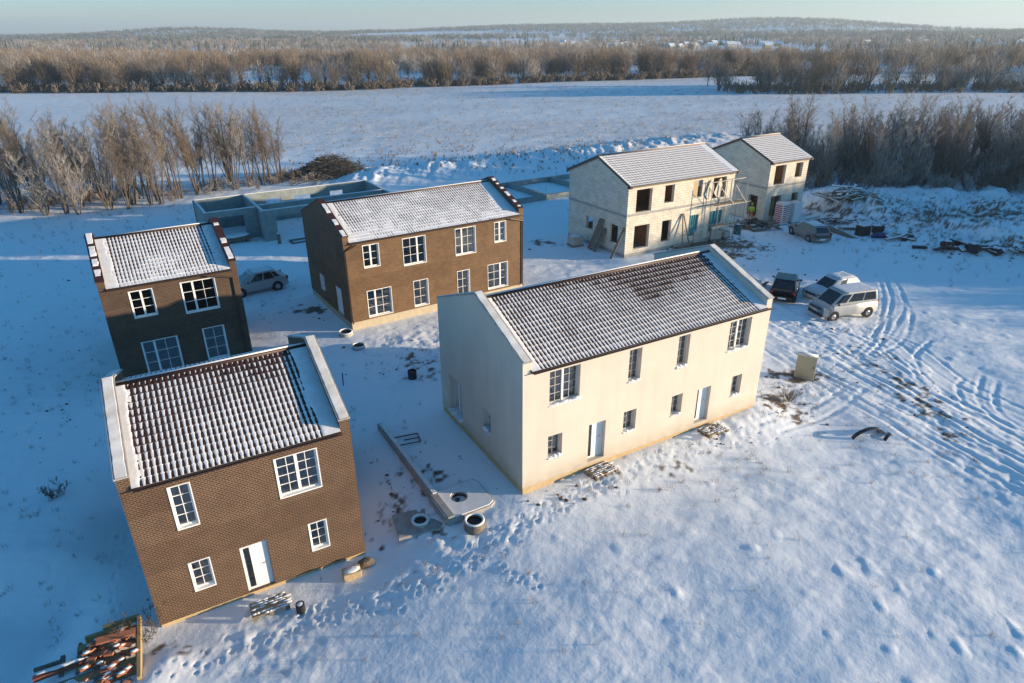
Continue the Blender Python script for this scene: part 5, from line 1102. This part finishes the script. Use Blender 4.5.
kf = lambda q: int(RNG.choice([0, 0, 1, 2, 3, 4]) if q < .1 else RNG.choice([3, 4, 4, 2]) if q < .3 else RNG.choice([5, 5, 2]))
kf2 = lambda q: int(RNG.choice([0, 0, 1, 2]) if q < -.08 else RNG.choice([3, 4, 1, 3]) if q > .12 else RNG.choice([0, 1, 2, 4]) if q < .45 else 5)
mass('woodland', 'brown leafless woodland behind the belt beyond the field', 'woodland', LP2, scatter(6000, 225, 560, -.30, 60, 201, kf2))
pts = []
for k in range(1500):
    x = RNG.uniform(-240, 160); y = float(belt_y(x)) - 3 + RNG.random() * 12; pts.append([x, y, 0, RNG.uniform(1.2, 2.4), RNG.uniform(.9, 2.0), RNG.integers(0, 3), RNG.uniform(0, 6.3)])
for k in range(420):
    x = RNG.uniform(64, 225); y = 204 + RNG.random() * 20 + .05 * abs(x - 100); pts.append([x, y, 0, RNG.uniform(1.2, 2.2), RNG.uniform(.9, 1.9), RNG.integers(0, 3), RNG.uniform(0, 6.3)])
zz = GZ([p[0] for p in pts], [p[1] for p in pts])
for p, z in zip(pts, zz): p[2] = z - .2
mass('shrubs', 'dense low shrubs at the foot of the belt beyond the field', 'shrubs', [bush_proto(51, 2.4, 6, .05, (1, 3), 1, nb=4, nt=3), bush_proto(52, 2.2, 6, .05, (3, 2), 1, nb=4, nt=3), bush_proto(53, 2, 6, .05, (2, 1), 1, nb=4, nt=3)], pts)
mass('woodland', 'mixed woods and hedges around the distant village', 'woodland', [low_tree(31, 12, (1, 2), 34, .32, .16), low_tree(32, 12, (2, 3), 34, .3, .16), low_tree(33, 11, (3, 1), 34, .33, .16), low_tree(34, 11, (4, 3), 34, .36, .16), low_tree(35, 12, (3, 4), 34, .3, .16), LP2[5]], scatter(9500, 560, 1500, -.14, 150, 231, kf))
mass('woodland', 'dark frosted forest on the distant hills', 'woodland', [low_tree(41, 15, (5, 5), 14, .38, .45), low_tree(42, 15, (5, 3), 14, .36, .45), low_tree(43, 15, (3, 5), 14, .4, .45), low_tree(44, 14, (4, 3), 11, .4, .45), low_tree(45, 15, (3, 5), 11, .36, .45), LP2[5]], scatter(36000, 1400, 4300, -.20, 500, 261, lambda q: int(RNG.choice([5, 2, 0, 2, 3, 4, 1, 0])), grow=1.6))
# off to the right the woods go on and shade the site
pts = []
for k in range(1100):
    x = RNG.uniform(62, 190); y = RNG.uniform(46.5, 70) if k < 850 else (RNG.uniform(70, 112) if RNG.random() < .35 else RNG.uniform(46.5, 68)) if k < 1000 else RNG.uniform(39, 48)
    if abs(x) < .86 * y + 12: continue
    if k >= 1000 and (x > 130 or RNG.random() < .45): continue
    pts.append([x, y, 0, RNG.uniform(.6, .9), RNG.uniform(.6, .85) * (.62 if y < 46.5 else .6 if y > 70 else 1), RNG.integers(0, 5), RNG.uniform(0, 6.3)])
for k in range(26): pts.append([RNG.uniform(62, 100), RNG.uniform(14, 42), 0, .5, RNG.uniform(.35, .55), RNG.integers(0, 5), RNG.uniform(0, 6.3)])
zz = GZ([p[0] for p in pts], [p[1] for p in pts])
for p, z in zip(pts, zz): p[2] = z - .2
mass('woodland', 'bare woodland continuing to the right of the building site', 'woodland', LP, pts)
# village
rn = random.Random(12); wallc = [mat('village_wall', (.55, .50, .42), .8), mat('village_wall_tan', (.45, .30, .18), .8), mat('village_wall_grey', (.35, .35, .36), .8), mat('village_wall_white', (.7, .68, .66), .8)]
def farm(x, y, L, D, H, rz, m, k):
    t = thing('village_house', 'tiny ' + ['cream', 'tan', 'grey', 'white'][k] + ' house with a snowy roof in the distant village', 'house', (x, y, gz(x, y) - .3), rz, 'distant village houses, ' + ['cream', 'tan', 'grey', 'white'][k])
    w_ = MB(); w_.box(0, L, 0, D, 0, H); w_.add([(0, 0, H), (0, D, H), (0, D / 2, H + D * .35)], [(0, 1, 2)]); w_.add([(L, 0, H), (L, D, H), (L, D / 2, H + D * .35)], [(0, 2, 1)]); w_.build('wall', m, t)
    r = MB(); r.prism([(-.3, -.5, H - .1), (-.3, D / 2, H + D * .36), (-.3, D + .5, H - .1), (-.3, D + .5, H + .15), (-.3, D / 2, H + D * .39), (-.3, -.5, H + .15)], (L + .6, 0, 0)); ro = r.build('roof', M['snow'], t); c = MB(); c.box(L * .3, L * .3 + .6, D / 2 - .3, D / 2 + .3, H + D * .3, H + D * .35 + 1.2); c.build('chimney', M['tile_red'], ro)
    for q in range(max(2, int(L / 3))): w2 = MB(); w2.box(1 + q * 2.6, 2 + q * 2.6, -.03, -.004, 1, 2.3); w2.build('window', M['carglass'], t)
for i in range(90):
    if i < 10: x = rn.uniform(-110, -20); y = rn.uniform(950, 1250)
    elif i < 66: x = rn.uniform(50, 400); y = rn.uniform(900, 1350)
    else: x = rn.uniform(500, 980); y = rn.uniform(950, 1350)
    k = rn.randint(0, 3); farm(x, y, rn.uniform(7, 12), rn.uniform(6, 9), rn.uniform(3, 6), rn.uniform(-.6, .8), wallc[k], k)

# ------------------------------------------------------------ winter haze
m = bpy.data.materials.new('haze'); m.use_nodes = True; n = m.node_tree; n.nodes.clear(); o_ = n.nodes.new('ShaderNodeOutputMaterial'); v = n.nodes.new('ShaderNodeVolumePrincipled')
v.inputs['Color'].default_value = (.72, .88, 1, 1); v.inputs['Density'].default_value = .0002; v.inputs['Anisotropy'].default_value = .2; n.links.new(v.outputs[0], o_.inputs['Volume'])
HAZE = True
if HAZE:
    hb_ = MB(); hb_.box(-9500, 9500, -120, 9300, -140, 130); ho = hb_.build('haze', m); tag(ho, 'thin winter haze over the land', 'haze', kind='stuff')
# damp and splash dirt on the plaster, and faint vertical trowel bands
_n = M['plaster'].node_tree; _b = _n.nodes['Principled BSDF']; _src = _b.inputs['Base Color'].links[0].from_socket
_tc = _n.nodes.new('ShaderNodeTexCoord'); _sx = _n.nodes.new('ShaderNodeSeparateXYZ'); _mp = _n.nodes.new('ShaderNodeMapping'); _mp.inputs['Scale'].default_value = (1.4, 1.4, .12)
_ns = _n.nodes.new('ShaderNodeTexNoise'); _ns.inputs['Scale'].default_value = 1.6; _ns.inputs['Detail'].default_value = 6
_n2 = _n.nodes.new('ShaderNodeTexNoise'); _n2.inputs['Scale'].default_value = 2.5; _n2.inputs['Detail'].default_value = 6
_mr = _n.nodes.new('ShaderNodeMapRange'); _mr.inputs[1].default_value = 1.1; _mr.inputs[2].default_value = .3; _mu = _n.nodes.new('ShaderNodeMath'); _mu.operation = 'MULTIPLY'
_st = _n.nodes.new('ShaderNodeMapRange'); _st.inputs[1].default_value = .42; _st.inputs[2].default_value = .7; _st.inputs[4].default_value = .35
_m1 = _n.nodes.new('ShaderNodeMix'); _m1.data_type = 'RGBA'; _m1.inputs[7].default_value = (.54, .485, .405, 1)
_m2 = _n.nodes.new('ShaderNodeMix'); _m2.data_type = 'RGBA'; _m2.inputs[7].default_value = (.36, .29, .20, 1)
_l = _n.links.new
_l(_tc.outputs['Object'], _mp.inputs[0]); _l(_mp.outputs[0], _ns.inputs['Vector']); _l(_ns.outputs[0], _st.inputs[0]); _l(_st.outputs[0], _m1.inputs[0]); _l(_src, _m1.inputs[6])
_l(_tc.outputs['Object'], _sx.inputs[0]); _l(_sx.outputs[2], _mr.inputs[0]); _l(_tc.outputs['Object'], _n2.inputs['Vector']); _l(_mr.outputs[0], _mu.inputs[0]); _l(_n2.outputs[0], _mu.inputs[1]); _l(_mu.outputs[0], _m2.inputs[0]); _l(_m1.outputs[2], _m2.inputs[6]); _l(_m2.outputs[2], _b.inputs['Base Color'])
SC.cycles.volume_bounces = 0; SC.cycles.max_bounces = 6; SC.cycles.transparent_max_bounces = 12
